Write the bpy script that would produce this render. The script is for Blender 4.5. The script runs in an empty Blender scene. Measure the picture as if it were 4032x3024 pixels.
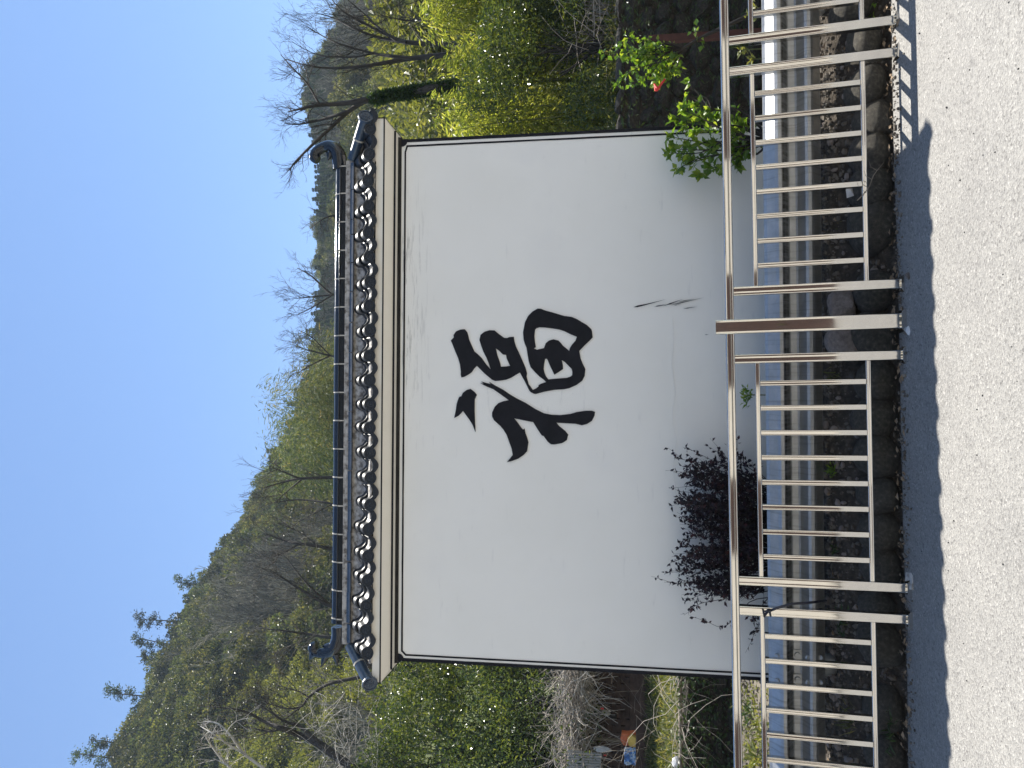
import bpy, math, random
import numpy as np
from mathutils import Vector, Matrix, Euler

scene = bpy.context.scene
C = scene.collection
R = math.radians

# ------------------------------------------------------------------ camera
F_PX = 3028.0            # focal length in pixels of the 4032 x 3024 photograph
PITCH = R(8.4)
CAM_H = 1.45
cam_d = bpy.data.cameras.new('camera')
cam = bpy.data.objects.new('camera', cam_d)
C.objects.link(cam)
cam_d.sensor_fit = 'HORIZONTAL'
cam_d.sensor_width = 36.0
cam_d.lens = F_PX / 4032.0 * 36.0
cam_d.clip_start = 0.05
cam_d.clip_end = 3000.0
FWD = Vector((0, math.cos(PITCH), math.sin(PITCH)))
UPV = Vector((0, -math.sin(PITCH), math.cos(PITCH)))
m = Matrix.Identity(4)
for i in range(3):
    m[i][0] = -UPV[i]
    m[i][1] = (1, 0, 0)[i]
    m[i][2] = -FWD[i]
m[2][3] = CAM_H
cam.matrix_world = m         # the photograph was taken in portrait and lies on its side
scene.camera = cam

# ------------------------------------------------------------------ light
SUN_DIR = Vector((0.21, 0.40, 1.0)).normalized()     # towards the sun
SUN_EL = math.asin(SUN_DIR.z)
SUN_AZ = math.atan2(SUN_DIR.x, SUN_DIR.y)
world = bpy.data.worlds.new('World')
scene.world = world
world.use_nodes = True
wn = world.node_tree
bg = wn.nodes['Background']
sky = wn.nodes.new('ShaderNodeTexSky')
sky.sky_type = 'NISHITA'
sky.sun_disc = False
sky.sun_elevation = SUN_EL
sky.sun_rotation = SUN_AZ
sky.altitude = 300
sky.air_density = 1.0
sky.dust_density = 0.0
sky.ozone_density = 3.0
wn.links.new(sky.outputs[0], bg.inputs[0])
bg.inputs[1].default_value = 0.092
sun_d = bpy.data.lights.new('sun', 'SUN')
sun_d.energy = 5.0
sun_d.angle = R(0.53)
sun_d.color = (1.0, 0.95, 0.86)
sun = bpy.data.objects.new('sun', sun_d)
C.objects.link(sun)
sun.rotation_euler = (-SUN_DIR).to_track_quat('-Z', 'Y').to_euler()
scene.view_settings.view_transform = 'Standard'
scene.view_settings.look = 'None'
scene.view_settings.exposure = 1.15
scene.view_settings.gamma = 1.0
scene.view_settings.use_curve_mapping = False
scene.cycles.max_bounces = 6
scene.cycles.diffuse_bounces = 3
scene.cycles.glossy_bounces = 4
scene.cycles.transmission_bounces = 4
scene.cycles.transparent_max_bounces = 8
scene.cycles.use_denoising = True


# thin air: far hills fade a little towards blue
hz, hn = bpy.data.materials.new('haze'), None
hz.use_nodes = True
hn = hz.node_tree
hn.nodes.remove(hn.nodes['Principled BSDF'])
pvn = hn.nodes.new('ShaderNodeVolumePrincipled')
pvn.inputs['Color'].default_value = (0.66, 0.82, 1.0, 1)
pvn.inputs['Density'].default_value = 0.0006
pvn.inputs['Anisotropy'].default_value = 0.0
hn.links.new(pvn.outputs[0], hn.nodes['Material Output'].inputs['Volume'])

# ------------------------------------------------------------------ helpers
def ray(px, py):
    """direction of the line of sight through photograph pixel (px, py)"""
    u, v = 3024.0 - py, px
    return FWD + Vector(((u - 1512.0) / F_PX, 0, 0)) + UPV * ((2016.0 - v) / F_PX)


EYE = Vector((0, 0, CAM_H))


def at(px, py, Y):
    d = ray(px, py)
    return EYE + d * (Y / d.y)


def on_plane(px, py, M, off=0.0):
    """local (x, z) where the line of sight meets the local plane y = off of matrix M"""
    Mi = M.inverted()
    o = Mi @ EYE
    d = Mi.to_3x3() @ ray(px, py)
    t = (off - o.y) / d.y
    p = o + d * t
    return p.x, p.z


def link(o, parent=None):
    C.objects.link(o)
    if parent is not None:
        o.parent = parent
    return o


def tag(o, label=None, cat=None, group=None, kind=None):
    if label: o['label'] = label
    if cat: o['category'] = cat
    if group: o['group'] = group
    if kind: o['kind'] = kind
    return o


def empty(name, loc=(0, 0, 0), rot=(0, 0, 0), parent=None):
    o = bpy.data.objects.new(name, None)
    o.empty_display_size = 0.1
    o.location = loc
    o.rotation_euler = rot
    return link(o, parent)


def obj(name, me, parent=None, loc=None, rot=None, scale=None):
    o = bpy.data.objects.new(name, me)
    if loc is not None: o.location = loc
    if rot is not None: o.rotation_euler = rot
    if scale is not None: o.scale = scale
    return link(o, parent)


class MB:
    """collects boxes, tubes, prisms... and links them as ONE mesh"""
    def __init__(self):
        self.v, self.f, self.s, self.mi = [], [], [], []
        self.cur = 0

    def add(self, vs, fs, smooth=False):
        b = len(self.v)
        self.v.extend([tuple(p) for p in vs])
        for f in fs:
            self.f.append([b + i for i in f])
            self.s.append(smooth)
            self.mi.append(self.cur)

    def box(self, c, s, M=None):
        x, y, z = s[0] / 2, s[1] / 2, s[2] / 2
        vs = [Vector((sx * x, sy * y, sz * z)) for sz in (-1, 1) for sy in (-1, 1) for sx in (-1, 1)]
        if M is not None: vs = [M @ p for p in vs]
        vs = [p + Vector(c) for p in vs]
        self.add(vs, [(0, 2, 3, 1), (4, 5, 7, 6), (0, 1, 5, 4), (2, 6, 7, 3), (0, 4, 6, 2), (1, 3, 7, 5)])

    def bbox(self, c, s, b=0.004):
        """box with chamfered edges along its long axis"""
        ax = max(range(3), key=lambda i: s[i])
        o = [i for i in range(3) if i != ax]
        a, d, L = s[o[0]] / 2, s[o[1]] / 2, s[ax] / 2
        b = min(b, a * 0.6, d * 0.6)
        prof = [(-a + b, -d), (a - b, -d), (a, -d + b), (a, d - b), (a - b, d), (-a + b, d), (-a, d - b), (-a, -d + b)]
        vs = []
        for e in (-L, L):
            for p in prof:
                q = [0, 0, 0]
                q[ax] = e; q[o[0]] = p[0]; q[o[1]] = p[1]
                vs.append(Vector(q) + Vector(c))
        n = 8
        fs = [(i, (i + 1) % n, n + (i + 1) % n, n + i) for i in range(n)]
        fs += [tuple(range(n))[::-1], tuple(range(n, 2 * n))]
        if ax == 1: fs = [f[::-1] for f in fs]
        self.add(vs, fs)

    def hollow(self, c, s, b=0.005, dent=0.0009):
        """thin-walled square tube: rounded corners, faces drawn in a little along the middle"""
        ax = max(range(3), key=lambda i: s[i])
        o = [i for i in range(3) if i != ax]
        a, d, L = s[o[0]] / 2, s[o[1]] / 2, s[ax] / 2
        prof = []
        for q, (sx, sy) in enumerate(((1, 1), (-1, 1), (-1, -1), (1, -1))):
            for t in (0, 22.5, 45, 67.5, 90):
                an = math.radians(q * 90 + t)
                prof.append((sx * (a - b) + b * math.cos(an), sy * (d - b) + b * math.sin(an)))
            mx_, my_ = ((0, 1), (-1, 0), (0, -1), (1, 0))[q]
            for f in (-.5, 0, .5):
                e = dent * (1 - abs(f))
                if mx_ == 0: prof.append((-my_ * f * (a - b) * 1.0, my_ * (d - e)))
                else: prof.append((mx_ * (a - e), mx_ * f * (d - b) * 1.0))
        n = len(prof)
        vs = []
        for e in (-L, L):
            for p in prof:
                q = [0, 0, 0]; q[ax] = e; q[o[0]] = p[0]; q[o[1]] = p[1]
                vs.append(Vector(q) + Vector(c))
        self.add(vs, [(i, (i + 1) % n, n + (i + 1) % n, n + i) for i in range(n)], True)
        self.add(vs[:n], [tuple(range(n))[::-1]]); self.add(vs[n:], [tuple(range(n))])

    def tube(self, pts, rad, n=8, cap=True, smooth=True):
        pts = [Vector(p) for p in pts]
        if not hasattr(rad, '__len__'): rad = [rad] * len(pts)
        vs = []
        ref = None
        for i, p in enumerate(pts):
            a = pts[max(0, i - 1)]; c = pts[min(len(pts) - 1, i + 1)]
            d = (c - a)
            if d.length < 1e-9: d = Vector((0, 0, 1))
            d.normalize()
            if ref is None:
                ref = Vector((0, 0, 1)) if abs(d.z) < 0.9 else Vector((1, 0, 0))
            s = d.cross(ref)
            if s.length < 1e-6: s = d.cross(Vector((0.3, 1, 0.2)))
            s.normalize()
            t = s.cross(d).normalized()
            ref = t
            for k in range(n):
                a2 = 2 * math.pi * k / n
                vs.append(p + (s * math.cos(a2) + t * math.sin(a2)) * rad[i])
        fs = []
        for i in range(len(pts) - 1):
            for k in range(n):
                fs.append((i * n + k, i * n + (k + 1) % n, (i + 1) * n + (k + 1) % n, (i + 1) * n + k))
        self.add(vs, fs, smooth)
        if cap:
            self.add(vs[:n], [tuple(range(n))[::-1]])
            self.add(vs[-n:], [tuple(range(n))])

    def prism(self, prof, axis, e0, e1, smooth=False, closed=True, caps=True):
        """profile [(a, b)] swept along an axis ('x': a=y, b=z; 'y': a=x, b=z; 'z': a=x, b=y)"""
        n = len(prof)
        vs = []
        for e in (e0, e1):
            for a, b in prof:
                vs.append({'x': (e, a, b), 'y': (a, e, b), 'z': (a, b, e)}[axis])
        k = n if closed else n - 1
        fs = [(i, (i + 1) % n, n + (i + 1) % n, n + i) for i in range(k)]
        self.add(vs, fs, smooth)
        if closed and caps:
            self.add(vs[:n], [tuple(range(n))[::-1]])
            self.add(vs[n:], [tuple(range(n))])

    def mesh(self, name, mats):
        me = bpy.data.meshes.new(name)
        me.from_pydata(self.v, [], self.f)
        if not isinstance(mats, (list, tuple)): mats = [mats]
        for mt in mats: me.materials.append(mt)
        me.polygons.foreach_set('use_smooth', self.s)
        me.polygons.foreach_set('material_index', self.mi)
        me.update()
        return me

    def build(self, name, mats, parent=None, fix=True, **kw):
        me = self.mesh(name, mats)
        if fix:
            import bmesh
            bm = bmesh.new(); bm.from_mesh(me)
            bmesh.ops.recalc_face_normals(bm, faces=bm.faces)
            bm.to_mesh(me); bm.free()
        return obj(name, me, parent, **kw)


def np_mesh(name, V, Fc, mats, smooth=False, mi=None):
    """V (n,3), Fc (m,k) all faces with k corners"""
    V = np.asarray(V, dtype=np.float32); Fc = np.asarray(Fc, dtype=np.int32)
    me = bpy.data.meshes.new(name)
    mF, k = Fc.shape
    me.vertices.add(len(V)); me.vertices.foreach_set('co', V.ravel())
    me.loops.add(mF * k); me.loops.foreach_set('vertex_index', Fc.ravel())
    me.polygons.add(mF)
    me.polygons.foreach_set('loop_start', np.arange(0, mF * k, k, dtype=np.int32))
    me.polygons.foreach_set('use_smooth', np.full(mF, smooth))
    if not isinstance(mats, (list, tuple)): mats = [mats]
    for mt in mats: me.materials.append(mt)
    if mi is not None: me.polygons.foreach_set('material_index', np.asarray(mi, dtype=np.int32))
    me.update(calc_edges=True)
    return me


# ------------------------------------------------------------------ materials
def nodes(name):
    mt = bpy.data.materials.new(name)
    mt.use_nodes = True
    nt = mt.node_tree
    return mt, nt, nt.nodes['Principled BSDF'], nt.nodes['Material Output']


def N(nt, t, **kw):
    n = nt.nodes.new('ShaderNode' + t)
    for k, v in kw.items():
        if k in n.inputs: n.inputs[k].default_value = v
        else: setattr(n, k, v)
    return n


def ramp(nt, fac, stops):
    r = nt.nodes.new('ShaderNodeValToRGB')
    els = r.color_ramp.elements
    while len(els) > 1: els.remove(els[0])
    els[0].position = stops[0][0]; els[0].color = (*stops[0][1], 1)
    for p, c in stops[1:]:
        e = els.new(p); e.color = (*c, 1)
    nt.links.new(fac, r.inputs[0])
    return r.outputs[0]


def coords(nt, kind='Object', scale=(1, 1, 1)):
    tc = N(nt, 'TexCoord')
    mp = N(nt, 'Mapping')
    mp.inputs['Scale'].default_value = scale
    nt.links.new(tc.outputs[kind], mp.inputs[0])
    return mp.outputs[0]


def noise(nt, vec, sc, detail=4, rough=0.55):
    n = N(nt, 'TexNoise')
    n.inputs['Scale'].default_value = sc
    n.inputs['Detail'].default_value = detail
    n.inputs['Roughness'].default_value = rough
    nt.links.new(vec, n.inputs['Vector'])
    return n.outputs['Fac']


def bump(nt, bs, h, strength=0.3, dist=0.01):
    b = N(nt, 'Bump')
    b.inputs['Strength'].default_value = strength
    b.inputs['Distance'].default_value = dist
    nt.links.new(h, b.inputs['Height'])
    nt.links.new(b.outputs[0], bs.inputs['Normal'])
    return b


def simple(name, stops, sc=8, rough=0.8, metal=0.0, bs_=0.3, bd=0.01, bsc=None, spec=0.5, stretch=(1, 1, 1), coord='Object'):
    mt, nt, bs, out = nodes(name)
    vec = coords(nt, coord, stretch)
    nz = noise(nt, vec, sc)
    nt.links.new(ramp(nt, nz, stops), bs.inputs['Base Color'])
    bs.inputs['Roughness'].default_value = rough
    bs.inputs['Metallic'].default_value = metal
    bs.inputs['Specular IOR Level'].default_value = spec
    if bs_ > 0:
        nz2 = noise(nt, vec, bsc or sc * 4, 6, 0.65)
        bump(nt, bs, nz2, bs_, bd)
    return mt


def leaf_mat(name, stops, rough=0.4, trans=0.45, spec=0.5, tint=None, pertree=False):
    mt, nt, bs, out = nodes(name)
    g = N(nt, 'NewGeometry')
    fac = g.outputs['Random Per Island']
    col = ramp(nt, fac, stops)
    if pertree:
        oi = N(nt, 'ObjectInfo')
        hs = N(nt, 'HueSaturation')
        ma = N(nt, 'MapRange')
        ma.inputs['To Min'].default_value = 0.45; ma.inputs['To Max'].default_value = 1.5
        nt.links.new(oi.outputs['Random'], ma.inputs['Value'])
        nt.links.new(ma.outputs[0], hs.inputs['Value'])
        mh = N(nt, 'MapRange')
        mh.inputs['To Min'].default_value = 0.47; mh.inputs['To Max'].default_value = 0.525
        mm = N(nt, 'Math', operation='FRACT')
        ml = N(nt, 'Math', operation='MULTIPLY'); ml.inputs[1].default_value = 7.31
        nt.links.new(oi.outputs['Random'], ml.inputs[0]); nt.links.new(ml.outputs[0], mm.inputs[0])
        nt.links.new(mm.outputs[0], mh.inputs['Value']); nt.links.new(mh.outputs[0], hs.inputs['Hue'])
        nt.links.new(col, hs.inputs['Color'])
        col = hs.outputs[0]
    nt.links.new(col, bs.inputs['Base Color'])
    bs.inputs['Roughness'].default_value = rough
    bs.inputs['Specular IOR Level'].default_value = spec
    tr = N(nt, 'BsdfTranslucent')
    br = N(nt, 'MixRGB', blend_type='MULTIPLY')
    br.inputs[0].default_value = 1.0
    br.inputs[2].default_value = tint or (1.5, 1.35, 0.6, 1)
    nt.links.new(col, br.inputs[1])
    nt.links.new(br.outputs[0], tr.inputs[0])
    mx = N(nt, 'MixShader')
    mx.inputs[0].default_value = trans
    nt.links.new(bs.outputs[0], mx.inputs[1]); nt.links.new(tr.outputs[0], mx.inputs[2])
    nt.links.new(mx.outputs[0], out.inputs[0])
    return mt


def mat_plaster():
    mt, nt, bs, out = nodes('white_plaster')
    tc = N(nt, 'TexCoord')
    vec = tc.outputs['Object']
    big = noise(nt, vec, 1.3, 5, 0.6)
    base = ramp(nt, big, [(0.3, (0.875, 0.86, 0.80)), (0.55, (0.91, 0.895, 0.84)), (0.75, (0.865, 0.852, 0.81))])
    # faint rubbed dirt
    mp = N(nt, 'Mapping'); mp.inputs['Scale'].default_value = (1.2, 1, 7)
    nt.links.new(vec, mp.inputs[0])
    d = noise(nt, mp.outputs[0], 3.0, 8, 0.7)
    dm = ramp(nt, d, [(0.60, (0, 0, 0)), (0.72, (1, 1, 1))])
    mx = N(nt, 'MixRGB'); mx.inputs[2].default_value = (0.62, 0.61, 0.59, 1)
    ml = N(nt, 'Math', operation='MULTIPLY'); ml.inputs[1].default_value = 0.4
    nt.links.new(dm, ml.inputs[0]); nt.links.new(ml.outputs[0], mx.inputs[0]); nt.links.new(base, mx.inputs[1])
    # dark long brush scratches just under the upper line
    sp = N(nt, 'SeparateXYZ'); nt.links.new(vec, sp.inputs[0])
    mp2 = N(nt, 'Mapping'); mp2.inputs['Scale'].default_value = (1.3, 1, 24); mp2.inputs['Rotation'].default_value = (0, R(3.5), 0)
    nt.links.new(vec, mp2.inputs[0])
    s = noise(nt, mp2.outputs[0], 2.4, 6, 0.75)
    sm = ramp(nt, s, [(0.53, (0, 0, 0)), (0.60, (1, 1, 1))])
    a = N(nt, 'MapRange'); a.inputs['From Min'].default_value = 2.80; a.inputs['From Max'].default_value = 3.02
    nt.links.new(sp.outputs['Z'], a.inputs['Value'])
    b1 = N(nt, 'MapRange'); b1.inputs['From Min'].default_value = -0.55; b1.inputs['From Max'].default_value = 0.2
    nt.links.new(sp.outputs['X'], b1.inputs['Value'])
    b2 = N(nt, 'MapRange'); b2.inputs['From Min'].default_value = 1.6; b2.inputs['From Max'].default_value = 0.9
    nt.links.new(sp.outputs['X'], b2.inputs['Value'])
    q = N(nt, 'Math', operation='MULTIPLY'); nt.links.new(a.outputs[0], q.inputs[0]); nt.links.new(sm, q.inputs[1])
    q2 = N(nt, 'Math', operation='MULTIPLY'); nt.links.new(b1.outputs[0], q2.inputs[0]); nt.links.new(b2.outputs[0], q2.inputs[1])
    q3 = N(nt, 'Math', operation='MULTIPLY'); nt.links.new(q.outputs[0], q3.inputs[0]); nt.links.new(q2.outputs[0], q3.inputs[1])
    q4 = N(nt, 'Math', operation='MULTIPLY'); nt.links.new(q3.outputs[0], q4.inputs[0]); q4.inputs[1].default_value = 0.6
    mx2 = N(nt, 'MixRGB'); mx2.inputs[2].default_value = (0.22, 0.21, 0.20, 1)
    nt.links.new(q4.outputs[0], mx2.inputs[0]); nt.links.new(mx.outputs[0], mx2.inputs[1])
    # specks
    vo = N(nt, 'TexVoronoi'); vo.inputs['Scale'].default_value = 9.0
    nt.links.new(vec, vo.inputs['Vector'])
    vm = ramp(nt, vo.outputs['Distance'], [(0.0, (1, 1, 1)), (0.035, (1, 1, 1)), (0.05, (0, 0, 0))])
    ms = N(nt, 'Math', operation='MULTIPLY'); ms.inputs[1].default_value = 0.12
    nt.links.new(vm, ms.inputs[0])
    mx3 = N(nt, 'MixRGB'); mx3.inputs[2].default_value = (0.3, 0.29, 0.27, 1)
    nt.links.new(ms.outputs[0], mx3.inputs[0]); nt.links.new(mx2.outputs[0], mx3.inputs[1])
    nt.links.new(mx3.outputs[0], bs.inputs['Base Color'])
    bs.inputs['Roughness'].default_value = 0.62
    bs.inputs['Specular IOR Level'].default_value = 0.3
    bump(nt, bs, noise(nt, vec, 3.5, 8, 0.6), 0.12, 0.02)
    return mt


def mat_asphalt():
    mt, nt, bs, out = nodes('weathered_asphalt')
    vec = coords(nt, 'Object')
    vo = N(nt, 'TexVoronoi'); vo.inputs['Scale'].default_value = 105
    nt.links.new(vec, vo.inputs['Vector'])
    col = ramp(nt, vo.outputs['Color'], [(0.0, (0.13, 0.125, 0.12)), (0.16, (0.22, 0.212, 0.204)), (0.45, (0.285, 0.277, 0.265)), (0.8, (0.33, 0.32, 0.303)), (0.94, (0.43, 0.415, 0.395)), (1.0, (0.11, 0.105, 0.10))])
    big = noise(nt, vec, 1.1, 6, 0.6)
    bc = ramp(nt, big, [(0.3, (0.79, 0.79, 0.785)), (0.7, (0.955, 0.955, 0.94))])
    mx = N(nt, 'MixRGB', blend_type='MULTIPLY'); mx.inputs[0].default_value = 1
    nt.links.new(col, mx.inputs[1]); nt.links.new(bc, mx.inputs[2])
    fine = noise(nt, vec, 190, 3, 0.6)
    fc = ramp(nt, fine, [(0.34, (0.35, 0.35, 0.35)), (0.52, (1, 1, 1))])
    mx2 = N(nt, 'MixRGB', blend_type='MULTIPLY'); mx2.inputs[0].default_value = 0.55
    nt.links.new(mx.outputs[0], mx2.inputs[1]); nt.links.new(fc, mx2.inputs[2])
    nt.links.new(mx2.outputs[0], bs.inputs['Base Color'])
    bs.inputs['Roughness'].default_value = 0.85
    ad = N(nt, 'Math', operation='ADD')
    nt.links.new(vo.outputs['Distance'], ad.inputs[0]); nt.links.new(fine, ad.inputs[1])
    bump(nt, bs, ad.outputs[0], 0.7, 0.006)
    return mt


def mat_steel(name, col, rough, wave, wsc):
    mt, nt, bs, out = nodes(name)
    vec = coords(nt, 'Object')
    n1 = noise(nt, vec, 14, 5, 0.6)
    c = ramp(nt, n1, [(0.3, tuple(x * 0.93 for x in col)), (0.7, col)])
    nt.links.new(c, bs.inputs['Base Color'])
    bs.inputs['Metallic'].default_value = 1.0
    r_ = N(nt, 'MapRange'); r_.inputs['To Min'].default_value = rough * 0.7; r_.inputs['To Max'].default_value = rough * 1.5
    nt.links.new(noise(nt, vec, 30, 4, 0.6), r_.inputs['Value'])
    nt.links.new(r_.outputs[0], bs.inputs['Roughness'])
    bump(nt, bs, noise(nt, vec, wsc, 2, 0.4), wave, 0.02)
    return mt


def mat_galv():
    mt, nt, bs, out = nodes('galvanised_steel')
    vec = coords(nt, 'Object', (1, 1, 1))
    n1 = noise(nt, vec, 9, 6, 0.65)
    c = ramp(nt, n1, [(0.3, (0.36, 0.37, 0.37)), (0.6, (0.48, 0.485, 0.48)), (0.8, (0.56, 0.56, 0.55))])
    # run-off streaks
    mp = coords(nt, 'Object', (60, 1, 3))
    st = ramp(nt, noise(nt, mp, 1.0, 3, 0.6), [(0.52, (1, 1, 1)), (0.70, (0.62, 0.60, 0.56))])
    mx = N(nt, 'MixRGB', blend_type='MULTIPLY'); mx.inputs[0].default_value = 0.7
    nt.links.new(c, mx.inputs[1]); nt.links.new(st, mx.inputs[2])
    nt.links.new(mx.outputs[0], bs.inputs['Base Color'])
    # grime drips plus painted-in shade darkening the overhanging face between the two waves
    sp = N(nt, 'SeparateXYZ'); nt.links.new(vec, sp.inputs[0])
    g1 = N(nt, 'MapRange'); g1.name = 'grime_shade_low'; g1.inputs['From Min'].default_value = 0.0; g1.inputs['From Max'].default_value = 0.02
    g2 = N(nt, 'MapRange'); g2.name = 'grime_shade_high'; g2.inputs['From Min'].default_value = 0.08; g2.inputs['From Max'].default_value = 0.07
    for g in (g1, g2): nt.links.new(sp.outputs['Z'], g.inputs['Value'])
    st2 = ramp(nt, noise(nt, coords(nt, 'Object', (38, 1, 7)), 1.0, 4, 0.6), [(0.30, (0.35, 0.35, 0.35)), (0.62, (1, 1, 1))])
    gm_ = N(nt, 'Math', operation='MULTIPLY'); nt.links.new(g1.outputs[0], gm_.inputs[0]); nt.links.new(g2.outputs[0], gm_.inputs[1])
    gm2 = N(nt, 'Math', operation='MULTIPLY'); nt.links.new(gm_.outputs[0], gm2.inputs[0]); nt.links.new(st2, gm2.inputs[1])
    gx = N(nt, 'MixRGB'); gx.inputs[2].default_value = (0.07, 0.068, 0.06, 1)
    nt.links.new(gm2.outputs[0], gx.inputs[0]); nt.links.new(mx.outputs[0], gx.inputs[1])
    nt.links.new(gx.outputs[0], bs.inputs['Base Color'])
    bs.inputs['Metallic'].default_value = 0.75
    bs.inputs['Roughness'].default_value = 0.40
    bump(nt, bs, noise(nt, vec, 12, 3, 0.5), 0.08, 0.01)
    return mt


def mat_glaze(name, col, rough=0.12):
    mt, nt, bs, out = nodes(name)
    vec = coords(nt, 'Object')
    n1 = noise(nt, vec, 16, 5, 0.65)
    c = ramp(nt, n1, [(0.3, tuple(x * 0.75 for x in col)), (0.62, col), (0.8, tuple(min(1, x * 1.5 + 0.01) for x in col))])
    nt.links.new(c, bs.inputs['Base Color'])
    r_ = N(nt, 'MapRange'); r_.inputs['To Min'].default_value = rough * 0.7; r_.inputs['To Max'].default_value = rough * 2.0
    nt.links.new(noise(nt, vec, 25, 5, 0.7), r_.inputs['Value'])
    nt.links.new(r_.outputs[0], bs.inputs['Roughness'])
    bs.inputs['Specular IOR Level'].default_value = 0.7
    bump(nt, bs, noise(nt, vec, 22, 3, 0.5), 0.10, 0.01)
    return mt


def mat_paint(name, c0, c1, rough=0.45):
    mt, nt, bs, out = nodes(name)
    vec = coords(nt, 'Object', (1, 1, 1))
    n1 = noise(nt, vec, 7, 8, 0.7)
    nt.links.new(ramp(nt, n1, [(0.35, c0), (0.65, c1)]), bs.inputs['Base Color'])
    bs.inputs['Roughness'].default_value = rough
    bs.inputs['Specular IOR Level'].default_value = 0.2
    return mt


def mat_hill():
    mt, nt, bs, out = nodes('hillside_litter')
    vec = coords(nt, 'Object')
    a = noise(nt, vec, 0.09, 6, 0.65)
    b = noise(nt, vec, 1.3, 6, 0.7)
    ad = N(nt, 'Math', operation='MULTIPLY_ADD'); ad.inputs[1].default_value = 0.45
    nt.links.new(b, ad.inputs[0]); nt.links.new(a, ad.inputs[2])
    c = ramp(nt, ad.outputs[0], [(0.50, (0.085, 0.075, 0.045)), (0.64, (0.11, 0.105, 0.05)), (0.72, (0.11, 0.135, 0.04)), (0.95, (0.15, 0.18, 0.055))])
    nt.links.new(c, bs.inputs['Base Color'])
    bs.inputs['Roughness'].default_value = 0.95
    bump(nt, bs, noise(nt, vec, 2.2, 6, 0.7), 0.9, 0.5)
    return mt


M_PLASTER = mat_plaster()
M_CREAM = mat_paint('cream_paint', (0.87, 0.83, 0.73), (0.90, 0.86, 0.77), 0.6)
M_BLACK = mat_paint('black_paint', (0.006, 0.006, 0.009), (0.013, 0.0135, 0.018), 0.6)
M_WORN = mat_paint('worn_black_paint', (0.006, 0.006, 0.006), (0.03, 0.027, 0.024), 0.6)
M_ROAD = mat_asphalt()
M_STEEL = mat_steel('polished_steel', (0.70, 0.685, 0.655), 0.05, 0.04, 4)
M_GALV = mat_galv()
M_GLAZE = mat_glaze('blue_black_glaze', (0.010, 0.014, 0.020), 0.09)
M_GLAZE_B = mat_glaze('blue_glaze', (0.035, 0.058, 0.092), 0.22)
M_TILE = mat_glaze('dark_tile_glaze', (0.022, 0.025, 0.029), 0.33)
M_DISC = mat_glaze('matt_dark_tile', (0.014, 0.019, 0.026), 0.5)
M_MORTAR = simple('grey_mortar', [(0.36, (0.17, 0.15, 0.13)), (0.46, (0.36, 0.335, 0.30)), (0.62, (0.56, 0.53, 0.49))], 30, 0.9, bs_=0.7, bd=0.012, bsc=70)
M_JOINT = simple('pale_joint', [(0.3, (0.38, 0.35, 0.30)), (0.7, (0.62, 0.59, 0.52))], 60, 0.85, bs_=0.4, bd=0.005)
M_CLAY = simple('orange_clay', [(0.3, (0.30, 0.11, 0.05)), (0.7, (0.42, 0.18, 0.09))], 30, 0.85)
M_SOIL = simple('dark_soil', [(0.3, (0.035, 0.027, 0.02)), (0.55, (0.075, 0.06, 0.045)), (0.8, (0.15, 0.125, 0.10))], 22, 0.95, bs_=1.0, bd=0.03, bsc=60)
M_GRAVEL = simple('soil_clods', [(0.3, (0.075, 0.062, 0.05)), (0.6, (0.17, 0.15, 0.125)), (0.85, (0.30, 0.275, 0.24))], 9, 0.95, bs_=0.6, bd=0.01)
M_BOULDER = simple('dark_boulder', [(0.3, (0.04, 0.036, 0.03)), (0.55, (0.075, 0.068, 0.055)), (0.8, (0.15, 0.135, 0.11))], 7, 0.9, bs_=0.8, bd=0.02, bsc=28)
M_PALESTONE = simple('pale_stone', [(0.3, (0.17, 0.14, 0.125)), (0.7, (0.30, 0.26, 0.235))], 6, 0.88, bs_=0.7, bd=0.02, bsc=18)
M_WALLSTONE = simple('terrace_stone', [(0.3, (0.028, 0.025, 0.02)), (0.55, (0.06, 0.053, 0.043)), (0.8, (0.12, 0.105, 0.085))], 5, 0.95, bs_=0.8, bd=0.03, bsc=20)
M_HILL = mat_hill()
M_GRASSG = simple('grassy_ground', [(0.3, (0.045, 0.04, 0.025)), (0.5, (0.07, 0.08, 0.03)), (0.75, (0.12, 0.12, 0.055))], 5, 0.95, bs_=1.0, bd=0.05, bsc=30)
M_EARTH = simple('bare_earth', [(0.3, (0.09, 0.075, 0.055)), (0.7, (0.19, 0.165, 0.125))], 3, 0.95, bs_=1.0, bd=0.05, bsc=22)
M_BARK = simple('dark_bark', [(0.3, (0.024, 0.02, 0.017)), (0.7, (0.065, 0.055, 0.045))], 12, 0.9, bs_=0.6, bd=0.02, stretch=(1, 1, 0.3))
M_BARKF = simple('grey_brown_bark', [(0.3, (0.09, 0.08, 0.055)), (0.7, (0.215, 0.195, 0.14))], 3, 0.9, bs_=0.0)
M_BARKP = simple('pale_bark', [(0.3, (0.30, 0.27, 0.23)), (0.7, (0.55, 0.51, 0.45))], 8, 0.8, bs_=0.4)
M_CULM = simple('bamboo_culm', [(0.3, (0.08, 0.11, 0.03)), (0.7, (0.16, 0.17, 0.06))], 6, 0.5, bs_=0.0)
M_VINE = simple('dry_vine', [(0.3, (0.26, 0.22, 0.18)), (0.7, (0.52, 0.47, 0.41))], 8, 0.85, bs_=0.3)
M_WOOD = simple('weathered_wood', [(0.3, (0.12, 0.095, 0.07)), (0.7, (0.28, 0.235, 0.18))], 9, 0.85, bs_=0.5, stretch=(1, 1, 0.2))
M_BRICK = simple('brown_brick', [(0.3, (0.05, 0.03, 0.022)), (0.7, (0.11, 0.068, 0.05))], 7, 0.92, bs_=0.6)
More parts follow.
